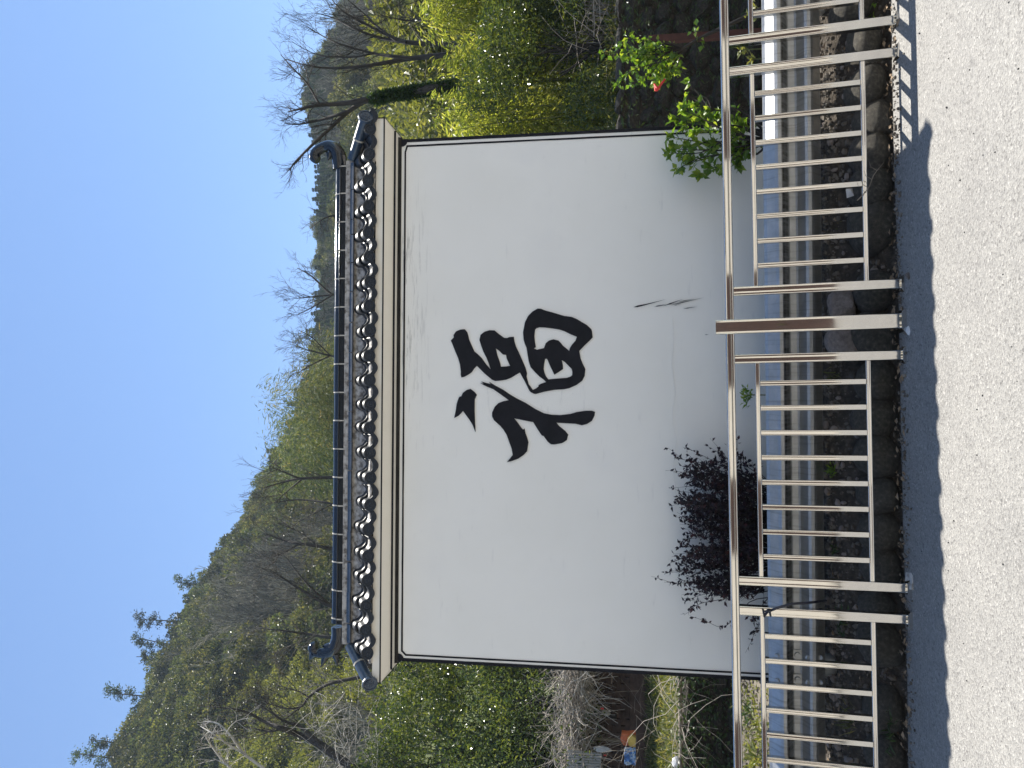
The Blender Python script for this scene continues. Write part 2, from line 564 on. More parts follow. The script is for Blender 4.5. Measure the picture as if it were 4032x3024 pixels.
M_RUST = simple('rusty_steel', [(0.3, (0.045, 0.016, 0.012)), (0.7, (0.095, 0.036, 0.026))], 14, 0.8, bs_=0.4)
M_RED = simple('red_cloth', [(0.3, (0.55, 0.03, 0.03)), (0.7, (0.72, 0.05, 0.04))], 9, 0.6, bs_=0.1)
M_ORANGE = simple('orange_plastic', [(0.3, (0.45, 0.10, 0.03)), (0.7, (0.58, 0.15, 0.05))], 9, 0.5, bs_=0.1)
M_YELLOW = simple('yellow_plastic', [(0.3, (0.5, 0.33, 0.06)), (0.7, (0.7, 0.5, 0.12))], 9, 0.5, bs_=0.1)
M_BLUE = simple('blue_tarpaulin', [(0.35, (0.06, 0.16, 0.42)), (0.5, (0.14, 0.30, 0.60)), (0.62, (0.6, 0.7, 0.8))], 16, 0.4, bs_=0.8, bd=0.03, bsc=18)
M_SHEET = simple('grey_sheet', [(0.3, (0.28, 0.29, 0.30)), (0.7, (0.45, 0.46, 0.47))], 5, 0.7, bs_=0.3)
M_WHITEP = simple('white_plastic', [(0.3, (0.6, 0.6, 0.6)), (0.7, (0.8, 0.8, 0.8))], 8, 0.4, bs_=0.5)
M_CORD = simple('black_strap', [(0.3, (0.012, 0.012, 0.018)), (0.7, (0.03, 0.03, 0.045))], 20, 0.5, bs_=0.1)
M_RUBBER = simple('dark_rubber', [(0.3, (0.03, 0.03, 0.03)), (0.7, (0.06, 0.06, 0.06))], 20, 0.8)
M_HOUSEW = simple('house_render', [(0.3, (0.56, 0.52, 0.455)), (0.7, (0.68, 0.635, 0.56))], 2, 0.9, bs_=0.2)
M_HOUSED = simple('house_door', [(0.3, (0.035, 0.02, 0.016)), (0.7, (0.07, 0.035, 0.027))], 4, 0.5, bs_=0.1)
M_HOUSER = simple('house_roof', [(0.3, (0.05, 0.045, 0.045)), (0.7, (0.11, 0.10, 0.095))], 5, 0.8, bs_=0.4)
M_GLASS = simple('dark_pane', [(0.3, (0.02, 0.025, 0.03)), (0.7, (0.04, 0.05, 0.06))], 3, 0.08, bs_=0.0)
M_LITTER = simple('dry_leaf', [(0.3, (0.13, 0.085, 0.05)), (0.7, (0.36, 0.27, 0.18))], 20, 0.85, bs_=0.0)

nt_ = M_BARKF.node_tree; b_ = nt_.nodes['Principled BSDF']
oi_ = N(nt_, 'ObjectInfo'); mr_ = N(nt_, 'MapRange'); mr_.inputs['To Min'].default_value = 0.45; mr_.inputs['To Max'].default_value = 1.7
mxb = N(nt_, 'MixRGB', blend_type='MULTIPLY'); mxb.inputs[0].default_value = 1.0
nt_.links.new(oi_.outputs['Random'], mr_.inputs['Value'])
nt_.links.new(b_.inputs['Base Color'].links[0].from_socket, mxb.inputs[1]); nt_.links.new(mr_.outputs[0], mxb.inputs[2])
nt_.links.new(mxb.outputs[0], b_.inputs['Base Color'])

L_BAMBOO = leaf_mat('bamboo_leaf', [(0, (0.11, 0.145, 0.035)), (0.4, (0.225, 0.26, 0.055)), (0.85, (0.33, 0.335, 0.072)), (1, (0.46, 0.42, 0.15))], 0.38, 0.62, 0.6, (1.52, 1.52, 0.75, 1))
L_BROAD = leaf_mat('broad_leaf', [(0, (0.026, 0.05, 0.015)), (0.6, (0.065, 0.10, 0.026)), (1, (0.16, 0.19, 0.045))], 0.28, 0.42, 0.7)
L_GREEN = leaf_mat('fresh_leaf', [(0, (0.07, 0.15, 0.02)), (0.6, (0.13, 0.24, 0.03)), (1, (0.27, 0.36, 0.05))], 0.3, 0.5, 0.6)
L_PURPLE = leaf_mat('purple_leaf', [(0, (0.011, 0.008, 0.013)), (0.75, (0.026, 0.017, 0.026)), (1, (0.075, 0.028, 0.026))], 0.45, 0.08, 0.3, (1.6, 0.7, 0.8, 1))
L_IVY = leaf_mat('ivy_leaf', [(0, (0.02, 0.045, 0.015)), (1, (0.06, 0.10, 0.03))], 0.35, 0.3)
L_EVER = leaf_mat('evergreen_leaf', [(0, (0.034, 0.050, 0.024)), (0.6, (0.075, 0.092, 0.042)), (1, (0.16, 0.165, 0.078))], 0.45, 0.35, 0.4, pertree=True)
L_CONI = leaf_mat('conifer_needle', [(0, (0.022, 0.042, 0.022)), (0.6, (0.045, 0.07, 0.034)), (1, (0.09, 0.11, 0.05))], 0.5, 0.3, 0.3, pertree=True)
L_PLUME = leaf_mat('plume_leaf', [(0, (0.055, 0.078, 0.04)), (0.55, (0.10, 0.13, 0.065)), (0.9, (0.16, 0.18, 0.095)), (1, (0.25, 0.20, 0.08))], 0.65, 0.3, 0.15, pertree=True)
L_AMBER = leaf_mat('amber_leaf', [(0, (0.18, 0.13, 0.03)), (1, (0.30, 0.21, 0.055))], 0.5, 0.45)
L_LIME = leaf_mat('lime_leaf', [(0, (0.09, 0.112, 0.034)), (0.7, (0.155, 0.178, 0.052)), (1, (0.24, 0.25, 0.09))], 0.4, 0.40)
L_GRASS = leaf_mat('grass_blade', [(0, (0.05, 0.075, 0.02)), (0.6, (0.11, 0.135, 0.035)), (1, (0.27, 0.24, 0.11))], 0.45, 0.45)


# ------------------------------------------------------------------ plant generators
def unit(a):
    return a / np.maximum(np.linalg.norm(a, axis=1, keepdims=True), 1e-9)


def rnd_dirs(rng, n, zlo=-1.0, zhi=1.0):
    z = rng.uniform(zlo, zhi, n); a = rng.uniform(0, 2 * np.pi, n)
    r = np.sqrt(np.maximum(0, 1 - z * z))
    return np.stack([r * np.cos(a), r * np.sin(a), z], 1)


def leaf_arrays(rng, pos, dirv, L, W, fold=True):
    """leaf blades: each one a kite, folded along its midrib when fold is set"""
    n = len(pos)
    dirv = unit(dirv)
    rv = rnd_dirs(rng, n)
    side = unit(np.cross(dirv, rv))
    up = unit(np.cross(side, dirv))
    flip = np.where(up[:, 2:3] < 0, -1.0, 1.0); up = up * flip
    L = np.broadcast_to(L, n)[:, None]; W = np.broadcast_to(W, n)[:, None]
    mid = pos + dirv * L * 0.45
    tip = pos + dirv * L - up * L * 0.14
    l = mid + side * W / 2 + up * W * 0.16
    r = mid - side * W / 2 + up * W * 0.16
    if fold:
        V = np.stack([pos, l, r, mid, tip], 1).reshape(-1, 3)
        b = (np.arange(n) * 5)[:, None]
        F = np.concatenate([b + [0, 3, 1], b + [0, 2, 3], b + [1, 3, 4], b + [3, 2, 4]], 0)
    else:
        V = np.stack([pos, l, tip, r], 1).reshape(-1, 3)
        b = (np.arange(n) * 4)[:, None]
        F = b + np.array([0, 1, 2, 3])
    return V, F


def leaf_obj(name, rng, pos, dirv, L, W, mat, parent=None, fold=True):
    V, F = leaf_arrays(rng, np.asarray(pos), np.asarray(dirv), L, W, fold)
    return obj(name, np_mesh(name, V, F, mat), parent)


def limb(rng, out, p, d, L, r, lvl, cfg):
    """grow one branch and its children; out collects (points, radii, level)"""
    n = cfg.get('n', 4)
    pts = [p]; d = d / np.linalg.norm(d)
    for i in range(n):
        d = d + rng.normal(0, cfg.get('wob', 0.16), 3) + np.array([0, 0, cfg.get('up', 0.08)])
        d = d / np.linalg.norm(d)
        pts.append(pts[-1] + d * L / n)
    rr = np.linspace(r, r * cfg.get('taper', 0.35), n + 1)
    out.append((pts, rr, lvl))
    if lvl >= cfg['lv']: return
    k = cfg['kids'][min(lvl, len(cfg['kids']) - 1)]
    k = max(1, int(round(k * rng.uniform(0.75, 1.25))))
    for j in range(k):
        t = rng.uniform(cfg.get('t0', 0.3), 1.0)
        i = min(n - 1, int(t * n)); f = t * n - i
        q = pts[i] * (1 - f) + pts[i + 1] * f
        ax = pts[i + 1] - pts[i]; ax = ax / np.linalg.norm(ax)
        rv = rng.normal(0, 1, 3); s = np.cross(ax, rv); s = s / np.linalg.norm(s)
        ang = rng.uniform(*cfg.get('ang', (0.45, 0.95)))
        nd = ax * math.cos(ang) + s * math.sin(ang)
        if cfg.get('flat'): nd[1] *= cfg['flat']
        limb(rng, out, q, nd, L * rng.uniform(*cfg.get('lr', (0.45, 0.7))), r * (1 - 0.6 * t) * rng.uniform(0.5, 0.7), lvl + 1, cfg)


def limbs_mesh(name, paths, mat, rmin=0.0):
    """tapered branch tubes, three to six sided by thickness"""
    VV, FF = [], []
    base = 0
    for pts, rr, lvl in paths:
        P = np.array(pts); rr = np.maximum(np.asarray(rr), rmin)
        n = 6 if rr[0] > 0.04 else (4 if rr[0] > 0.012 else 3)
        T = np.gradient(P, axis=0); T = unit(T)
        ref = np.array([0.31, 0.87, 0.38])
        S = unit(np.cross(T, ref)); U = np.cross(S, T)
        a = np.arange(n) * 2 * np.pi / n
        ring = P[:, None, :] + rr[:, None, None] * (S[:, None, :] * np.cos(a)[None, :, None] + U[:, None, :] * np.sin(a)[None, :, None])
        VV.append(ring.reshape(-1, 3))
        m_ = len(P)
        i = np.arange(m_ - 1)[:, None]; k = np.arange(n)[None, :]
        F = np.stack([base + i * n + k, base + i * n + (k + 1) % n, base + (i + 1) * n + (k + 1) % n, base + (i + 1) * n + k], -1).reshape(-1, 4)
        FF.append(F)
        base += m_ * n
    return np_mesh(name, np.concatenate(VV), np.concatenate(FF), mat, True)


def resample(pts, rr, k=3):
    """smooth a polyline of limb joints"""
    P = np.array(pts, float); n = len(P)
    out, ro = [], []
    for i in range(n - 1):
        p0 = P[max(0, i - 1)]; p1 = P[i]; p2 = P[i + 1]; p3 = P[min(n - 1, i + 2)]
        for j in range(k):
            t = j / k
            out.append(0.5 * ((2 * p1) + (-p0 + p2) * t + (2 * p0 - 5 * p1 + 4 * p2 - p3) * t * t + (-p0 + 3 * p1 - 3 * p2 + p3) * t ** 3))
            ro.append(rr[i] * (1 - t) + rr[i + 1] * t)
    out.append(P[-1]); ro.append(rr[-1])
    return out, ro


# ------------------------------------------------------------------ ground and road
GRADE = 0.022                                   # the road falls to the left
ROADM = Matrix.Rotation(-math.atan(GRADE), 4, 'Y')
rng = np.random.default_rng(7)


def sheet(name, xs, ys, zf, mat, kind='structure', M=None, smooth=True):
    X, Y = np.meshgrid(xs, ys)
    Z = zf(X, Y)
    V = np.stack([X, Y, Z], -1).reshape(-1, 3)
    nx, ny = len(xs), len(ys)
    i = np.arange(ny - 1)[:, None]; k = np.arange(nx - 1)[None, :]
    F = np.stack([i * nx + k, i * nx + k + 1, (i + 1) * nx + k + 1, (i + 1) * nx + k], -1).reshape(-1, 4)
    o = obj(name, np_mesh(name, V, F, mat, smooth))
    if M is not None: o.matrix_world = M
    return tag(o, kind=kind)


def vnoise(x, y, s=1.0, seed=0):
    """cheap smooth value noise"""
    r = np.random.default_rng(seed)
    out = np.zeros_like(np.asarray(x, float)); amp = 1.0
    for o in range(4):
        a = r.uniform(0, 2 * np.pi, 6); ph = r.uniform(0, 6.28, 6); f = s * 2 ** o * r.uniform(0.7, 1.3, 6)
        for q in range(6):
            out = out + amp * np.sin((x * np.cos(a[q]) + y * np.sin(a[q])) * f[q] + ph[q]) / 6
        amp *= 0.5
    return out


HZ = 0.5 * 560
bx = MB(); bx.box((0, 40, 48), (2 * HZ, 2 * HZ, 101)); haze = bx.build('haze', hz)
tag(haze, kind='stuff')
ground = sheet('ground', np.linspace(-230, 230, 9), np.linspace(-230, 300, 9), lambda X, Y: X * 0 - 0.9, M_EARTH)

# road: the edge towards the fence is a little ragged
xs = np.concatenate([np.linspace(-60, -6, 20)[:-1], np.linspace(-6, 6, 161), np.linspace(6, 60, 20)[1:]])
ys = np.concatenate([np.linspace(-40, -1, 10)[:-1], np.linspace(-1, 4.0, 22), [4.2, 4.34, 4.40]])


def road_y(X, Y):
    return Y + np.where(Y > 4.3, 0.02 * vnoise(X, X * 0, 5.0, 3), 0)


Xr, Yr = np.meshgrid(xs, ys)
Vr = np.stack([Xr, road_y(Xr, Yr), np.where(Yr > 4.39, -0.012, 0.0)], -1).reshape(-1, 3)
nx, ny = len(xs), len(ys)
ii = np.arange(ny - 1)[:, None]; kk = np.arange(nx - 1)[None, :]
Fr = np.stack([ii * nx + kk, ii * nx + kk + 1, (ii + 1) * nx + kk + 1, (ii + 1) * nx + kk], -1).reshape(-1, 4)
road = obj('road', np_mesh('road', Vr, Fr, M_ROAD, True))
road.matrix_world = ROADM
tag(road, kind='structure')

# planting bed and garden behind the fence
BEDZ = 0.24


def bed_z(X, Y):
    t = np.clip((Y - 4.40) / 0.42, 0, 1)
    t = t * t * (3 - 2 * t)
    z = -0.05 + (BEDZ + 0.05) * t + X * GRADE * (1 - np.clip((Y - 4.8) / 3, 0, 1) * 0.8)
    return z + (0.012 + 0.02 * t) * vnoise(X, Y, 7.0, 5) + 0.012 * vnoise(X, Y, 22.0, 6) * (Y > 4.5)


sheet('planting_bed', np.linspace(-16, 16, 641), np.linspace(4.30, 5.75, 40), bed_z, M_SOIL)
sheet('garden_soil', np.linspace(-16, 16, 221), np.linspace(5.73, 9.3, 40),
      lambda X, Y: bed_z(X, Y * 0 + 5.74) * 0.8 + 0.06 - 0.62 * np.clip((X - 1.5) / .6, 0, 1) * np.clip((Y - 5.75) / 1.0, 0, 1) + 0.04 * vnoise(X, Y, 5.0, 8) - 0.01, M_EARTH)


# ------------------------------------------------------------------ hillside
SKY_PTS = [(3900, 250), (3400, 300), (3024, 425), (2900, 470), (2750, 540), (2620, 600), (2500, 660), (2380, 730), (2300, 790), (2200, 840),
           (2120, 890), (2040, 950), (1980, 985), (1880, 1030), (1830, 1060), (1700, 1125), (1550, 1180), (1400, 1225), (1280, 1245),
           (1100, 1255), (900, 1245), (800, 1240), (690, 1250), (600, 1240), (500, 1215), (420, 1195), (330, 1195), (250, 1232),
           (180, 1275), (100, 1305), (0, 1350), (-400, 1480), (-1200, 1650)]
az_l, el_l = [], []
for py_, px_ in SKY_PTS:
    d_ = ray(px_, py_)
    az_l.append(math.atan2(d_.x, d_.y)); el_l.append(math.atan2(d_.z, math.hypot(d_.x, d_.y)))
AZ = np.array(az_l); ELV = np.array(el_l)
R0 = 25.0


def ridge_r(az):
    return np.interp(az, [-1.2, -0.5, -0.2, 0.1, 0.5, 1.2], [80, 85, 100, 135, 150, 150])


def canopy(az):
    return np.interp(az, [-0.5, 0.0, 0.5], [5.0, 4.2, 4.5])


def hill_z(az, r):
    RR = ridge_r(az)
    top = CAM_H + RR * np.tan(np.interp(az, AZ, ELV)) - canopy(az)
    t = (r - R0) / (RR - R0)
    up = 1.5 + (top - 1.5) * np.clip(t, 0, 1) ** 1.06
    down = top - (r - RR) * 0.55
    z = np.where(t <= 1, up, down)
    x = r * np.sin(az); y = r * np.cos(az)
    return z + vnoise(x, y, 0.10, 11) * 1.1 * np.clip(t, 0, 1) * np.clip((1.0 - t) * 6, 0.15, 1)


naz, nr = 221, 90
azs = np.linspace(-1.2, 1.2, naz)
rs = np.concatenate([np.linspace(R0, 160, 70), np.linspace(163, 240, 20)])
A_, R_ = np.meshgrid(azs, rs)
Zh = hill_z(A_, R_)
Vh = np.stack([R_ * np.sin(A_), R_ * np.cos(A_), Zh], -1).reshape(-1, 3)
ii = np.arange(nr - 1)[:, None]; kk = np.arange(naz - 1)[None, :]
Fh = np.stack([ii * naz + kk, ii * naz + kk + 1, (ii + 1) * naz + kk + 1, (ii + 1) * naz + kk], -1).reshape(-1, 4)
hill = tag(obj('hillside', np_mesh('hillside', Vh, Fh, M_HILL, True)), kind='structure')
# the terrace between the garden walls and the foot of the hill
sheet('terrace_ground', np.linspace(-30, 30, 121), np.linspace(9.25, 27, 40),
      lambda X, Y: np.interp(X, [-30, -1, 1, 30], [0.78, 0.78, 1.50, 1.50]) + (Y - 9.2) * np.interp(X, [-1, 1], [0.085, 0.02]) + 0.05 * vnoise(X, Y, 2.0, 12), M_GRASSG)


# ------------------------------------------------------------------ woodland prototypes and the wood on the hillside
def far_bare_tree(name, seed, H, kids=(6, 4, 3), mat=M_BARKF, spread=(0.3, 0.75), r=0.11, rmin=0.021):
    rg = np.random.default_rng(seed)
    out = []
    limb(rg, out, np.zeros(3) - [0, 0, 0.4], np.array([0, 0, 1.0]), H, r, 0,
         dict(lv=3, kids=kids, wob=0.10, up=0.10, ang=spread, lr=(0.30, 0.5), t0=0.22))
    return limbs_mesh(name, out, mat, rmin)


def far_leafy_tree(name, seed, H, Wd, mat, n=1500, L=0.38, base=0.15, clumps=26, slim=1.0):
    rg = np.random.default_rng(seed)
    cz = rg.uniform(base, 1.0, clumps)
    prof = np.sqrt(np.clip(1 - ((cz - 0.5) / 0.56) ** 2, 0.05, 1))
    a = rg.uniform(0, 6.28, clumps); rr = np.sqrt(rg.uniform(0.05, 1, clumps)) * prof * Wd / 2
    cc = np.stack([rr * np.cos(a), rr * np.sin(a), cz * H], 1)
    idx = rg.integers(0, clumps, n)
    dv = rnd_dirs(rg, n, -0.6, 1.0)
    rad = Wd * 0.17 * rg.uniform(0.5, 1.15, n) ** 0.6
    pos = cc[idx] + dv * rad[:, None] * np.array([1, 1, 0.8])
    V, F = leaf_arrays(rg, pos, dv + rnd_dirs(rg, n) * 0.8, L * rg.uniform(0.6, 1.3, n), L * 0.5 * slim, False)
    # trunk
    out = []
    limb(rg, out, np.array([0, 0, -0.4]), np.array([0, 0, 1.0]), H * 0.85, H * 0.018 + 0.02, 0, dict(lv=1, kids=(6,), wob=0.08, up=0.1, ang=(0.5, 0.9), lr=(0.3, 0.45)))
    tm = limbs_mesh('t', out, M_BARKF)
    Vt = np.empty(len(tm.vertices) * 3, dtype=np.float32); tm.vertices.foreach_get('co', Vt); Vt = Vt.reshape(-1, 3)
    Ft = np.empty(len(tm.loops), dtype=np.int32); tm.loops.foreach_get('vertex_index', Ft); Ft = Ft.reshape(-1, 4) + len(V)
    bpy.data.meshes.remove(tm)
    mi = np.concatenate([np.zeros(len(F)), np.ones(len(Ft))])
    return np_mesh(name, np.concatenate([V, Vt]), np.concatenate([F, Ft]), [mat, M_BARKF], False, mi)


def far_conifer(name, seed, H, Wd, mat=L_CONI, n=1500, bare=0.12):
    rg = np.random.default_rng(seed)
    z = rg.uniform(bare, 1.0, n) ** 0.85
    tier = np.floor(z * 12) / 12 + rg.uniform(0, 0.03, n)
    a = rg.integers(0, 9, n) / 9 * 6.28 + tier * 9 + rg.normal(0, 0.14, n)
    rmax = (1 - tier) * Wd / 2 + 0.12
    rr = rmax * rg.uniform(0.08, 1, n) ** 0.7
    pos = np.stack([rr * np.cos(a), rr * np.sin(a), tier * H - rr * 0.28], 1)
    dv = np.stack([np.cos(a), np.sin(a), np.full(n, -0.25)], 1) + rnd_dirs(rg, n) * 0.6
    V, F = leaf_arrays(rg, pos, dv, 0.42 * rg.uniform(0.6, 1.2, n), 0.13, False)
    out = [([np.array([0, 0, -0.3]), np.array([0, 0, H * 0.5]), np.array([0.0, 0, H * 0.98])], [H * 0.016, H * 0.01, 0.01], 0)]
    tm = limbs_mesh('t', out, M_BARKF)
    Vt = np.empty(len(tm.vertices) * 3, dtype=np.float32); tm.vertices.foreach_get('co', Vt); Vt = Vt.reshape(-1, 3)
    Ft = np.empty(len(tm.loops), dtype=np.int32); tm.loops.foreach_get('vertex_index', Ft); Ft = Ft.reshape(-1, 4) + len(V)
    bpy.data.meshes.remove(tm)
    mi = np.concatenate([np.zeros(len(F)), np.ones(len(Ft))])
    return np_mesh(name, np.concatenate([V, Vt]), np.concatenate([F, Ft]), [mat, M_BARKF], False, mi)


PROTO = {
    'bare': [far_bare_tree('leafless_tree', 100 + i, 5.6 + 0.5 * i) for i in range(3)],
    'ever': [far_leafy_tree('evergreen_tree', 120 + i, 4.4 + 0.5 * i, 4.2, L_EVER, 1700, 0.36) for i in range(3)],
    'coni': [far_conifer('conifer', 130 + i, 6.4 + i, 3.0) for i in range(2)],
    'lime': [far_leafy_tree('pale_green_bush', 140 + i, 2.6, 3.2, L_LIME, 1300, 0.26) for i in range(2)],
    'plum': [far_leafy_tree('pale_green_tree', 150 + i, 6.5, 3.0, L_PLUME, 2000, 0.34, 0.3, 34, 0.6) for i in range(2)],
}


def hill_point(az, r):
    return Vector((r * math.sin(az), r * math.cos(az), float(hill_z(np.array(az), np.array(r)))))


# individual trees on the skyline and the slope (photograph pixel of the foot, distance along the hill)
def hill_from_px(px, py):
    """walk along the line of sight until it meets the hill"""
    d = ray(px, py); az = math.atan2(d.x, d.y); te = d.z / math.hypot(d.x, d.y)
    best = None
    for r in np.linspace(R0 + 1, float(ridge_r(np.array(az))), 300):
        z = float(hill_z(np.array(az), np.array(r)))
        if CAM_H + r * te <= z: return hill_point(az, r), r
    r = float(ridge_r(np.array(az))) - 0.5
    return hill_point(az, r), r


def skyline_pine(seed, H, crown0, Wd, lean=0.0, n=700):
    """thin bare trunk with a few flat needle tufts at the top: returns trunk mesh and crown mesh"""
    rg = np.random.default_rng(seed)
    tr = [([np.array([lean * t * t, 0, H * t - 2.2 * (1 - t)]) for t in np.linspace(0, 1, 6)], np.linspace(0.13, 0.04, 6), 0)]
    pos, dv = [], []
    for k in range(9):
        t = rg.uniform(crown0, 1.0); a = rg.uniform(0, 6.28); L = Wd / 2 * (1.1 - 0.5 * (t - crown0) / (1 - crown0)) * rg.uniform(0.5, 1)
        b = np.array([lean * t * t, 0, H * t]); e = b + np.array([math.cos(a) * L, math.sin(a) * L, 0.25 * L])
        tr.append(([b, (b + e) / 2 + [0, 0, .1], e], [0.05, 0.035, 0.015], 1))
        m_ = n // 9
        q = e + rg.normal(0, 1, (m_, 3)) * np.array([0.42, 0.42, 0.22]) * (Wd / 3.0)
        pos.append(q); dv.append(rnd_dirs(rg, m_, -0.2, 1))
    pos = np.concatenate(pos); dv = np.concatenate(dv)
    V, F = leaf_arrays(rg, pos, dv, 0.30, 0.12, False)
    return limbs_mesh('trunk', tr, M_BARK), np_mesh('crown', V, F, L_CONI)


SKYPINES = [((845, 2305), 5.2, 0.45, 3.4, 0.3, 'dark round-topped pine highest up the right end of the left skyline'),
            ((735, 2448), 7.5, 0.5, 3.6, 0.0, 'tall thin-trunked pine with an open crown on the hill skyline'),
            ((672, 2545), 5.0, 0.3, 3.2, 1.2, 'leaning ragged pine on the skyline beside a dark pine tuft'),
            ((632, 2582), 4.6, 0.55, 2.6, -0.4, 'small dark pine tuft just above the leaning skyline pine'),
            ((565, 2742), 5.8, 0.5, 3.4, 0.2, 'round-crowned pine standing alone above the steep skyline'),
            ((495, 2930), 5.2, 0.25, 3.4, 0.3, 'bushy pine second from the top of the hill skyline'),
            ((470, 2990), 6.4, 0.2, 4.0, 0.4, 'largest bushy pine at the very top of the hill skyline')]
for i, ((px_, py_), H_, c0, wd, ln, lab) in enumerate(SKYPINES):
    p, r_ = hill_from_px(px_, py_)
    p.z += 1.6; H_ += 1.4
    t = tag(empty('pine_tree', p), lab, 'tree', 'pines along the hill skyline')
    tm, cm = skyline_pine(300 + i, H_, c0, wd * .58, ln * .7)
    obj('trunk', tm, t); obj('crown', cm, t)

hill_rng = np.random.default_rng(42)
used = {}


def hill_thing(kind, k, px, py, s, label, cat, group=None, name=None):
    p, r_ = hill_from_px(px, py)
    me = PROTO[kind][k]
    o = obj(name or me.name, me, None, p, (0, 0, hill_rng.uniform(0, 6.28)), (s, s, s))
    tag(o, label, cat, group)
    if name: o.location.z += 1.6
    used.setdefault((kind, k), o)
    return o


hill_thing('lime', 0, 810, 2840, 1.25, 'round yellow-green tree standing out on the brown upper slope', 'tree', name='round_tree')
hill_thing('lime', 1, 1420, 130, 1.2, 'golden-green bush on the slope behind the right-hand bare trees', 'bush')
hill_thing('bare', 0, 1050, 2250, 1.1, 'leafless tree low on the slope above the left part of the ridge', 'tree')
hill_thing('bare', 1, 1120, 2420, 1.1, 'leafless tree low on the slope above the left ridge-end ornament', 'tree')
hill_thing('bare', 2, 1240, 1330, 0.8, 'bushy leafless tree just above the middle of the roof ridge', 'tree')
hill_thing('ever', 0, 700, 2700, 0.9, 'dark evergreen bush just below the lone round-crowned pine', 'tree')
hill_thing('ever', 1, 620, 2960, 1.0, 'dark evergreen tree just below the two highest bushy pines', 'tree')
hill_thing('ever', 2, 1080, 1910, 0.6, 'small dark evergreen at the lower end of the steep skyline', 'tree')
hill_thing('coni', 0, 1262, 285, 0.55, 'dark conifer on the skyline behind the right-hand bare trees', 'tree')
hill_thing('coni', 1, 1255, 760, 0.55, 'dark conifer on the skyline right of the ridge highlight', 'tree')
hill_thing('plum', 0, 1255, 520, 0.6, 'pale feathery tree on the skyline above the right ridge-end ornament', 'tree')
hill_thing('plum', 1, 1235, 420, 0.62, 'pale feathery tree on the skyline behind the ivy-wrapped trunk', 'tree')
hill_thing('lime', 0, 960, 2100, 0.7, 'pale green bush on the skyline slope above the left bare trees', 'bush')


def scatter(name, proto, pts, rots, scls, label, cat):
    """one object: copies of a tree that stands nearby, spread over the slope"""
    src = used[proto]
    me = bpy.data.meshes.new(name)
    me.vertices.add(len(pts)); me.vertices.foreach_set('co', np.asarray(pts, np.float32).ravel())
    a = me.attributes.new('rot', 'FLOAT_VECTOR', 'POINT'); a.data.foreach_set('vector', np.asarray(rots, np.float32).ravel())
    a = me.attributes.new('scl', 'FLOAT_VECTOR', 'POINT'); a.data.foreach_set('vector', np.asarray(scls, np.float32).ravel())
    o = obj(name, me)
    ng = bpy.data.node_groups.new(name, 'GeometryNodeTree')
    ng.interface.new_socket('Geometry', in_out='INPUT', socket_type='NodeSocketGeometry')
    ng.interface.new_socket('Geometry', in_out='OUTPUT', socket_type='NodeSocketGeometry')
    gi = ng.nodes.new('NodeGroupInput'); go = ng.nodes.new('NodeGroupOutput')
    oi = ng.nodes.new('GeometryNodeObjectInfo'); oi.inputs['Object'].default_value = src; oi.inputs['As Instance'].default_value = True
    oi.transform_space = 'ORIGINAL'
    ip = ng.nodes.new('GeometryNodeInstanceOnPoints')
    r1 = ng.nodes.new('GeometryNodeInputNamedAttribute'); r1.data_type = 'FLOAT_VECTOR'; r1.inputs['Name'].default_value = 'rot'
    s1 = ng.nodes.new('GeometryNodeInputNamedAttribute'); s1.data_type = 'FLOAT_VECTOR'; s1.inputs['Name'].default_value = 'scl'
    L_ = ng.links.new
    L_(gi.outputs[0], ip.inputs['Points']); L_(oi.outputs['Geometry'], ip.inputs['Instance'])
    L_(r1.outputs['Attribute'], ip.inputs['Rotation']); L_(s1.outputs['Attribute'], ip.inputs['Scale'])
    L_(ip.outputs[0], go.inputs[0])
    md = o.modifiers.new('scatter', 'NODES'); md.node_group = ng
    tag(o, label, cat, None, 'stuff')
    return o


# choose the kind of every tree of the wood by where it stands
NT = 7500
az = hill_rng.uniform(-0.66, 0.66, NT)
tt = hill_rng.uniform(0.0, 1.0, NT)
RRa = ridge_r(az)
rr_ = R0 + 1 + (RRa - R0 + 3) * np.sqrt(tt * 0.98 + 0.02) ** 1.0
zz_ = hill_z(az, rr_)
frac = (rr_ - R0) / (RRa - R0)
xx_ = rr_ * np.sin(az); yy_ = rr_ * np.cos(az)
patch = vnoise(xx_, yy_, 0.085, 21)
patch2 = vnoise(xx_, yy_, 0.16, 22)
kinds = []
for i in range(NT):
    f, a, p1, p2 = frac[i], az[i], patch[i], patch2[i]
    if a < -0.12:                      # steep hill on the left
        if f > 0.88: k = 'ever'
        elif f > 0.58: k = 'ever' if p1 > -0.35 else ('bare' if p2 > -0.1 else 'lime')
        elif f > 0.28: k = 'bare' if p1 > 0.25 else ('ever' if p2 > .1 else 'lime') if p2 > -.35 else ('lime' if p2 > 0.1 else 'ever')
        else: k = 'lime' if p1 > -0.1 else 'bare'
        if a > -0.34 and f > 0.12:
            k = 'bare' if p2 > 0.28 else ('lime' if p1 > -.05 else 'ever')
            if f > .9: k = 'ever'
            elif hill_rng.uniform() < 0.35: k = 'none'
    else:                              # lower hill on the right
        if f > 0.70: k = 'coni' if p1 > -0.25 else ('ever' if p2 > 0 else 'plum')
        elif f > 0.36: k = 'bare' if p1 > 0.15 else ('lime' if p2 > 0 else 'ever')
        else: k = 'lime' if p2 > -0.45 else 'bare'
    kinds.append(k)
kinds = np.array(kinds)
SC = {'bare': (0.55, 0.95), 'ever': (0.45, 0.9), 'coni': (0.45, 0.75), 'lime': (0.5, 1.0), 'plum': (0.5, 0.8)}
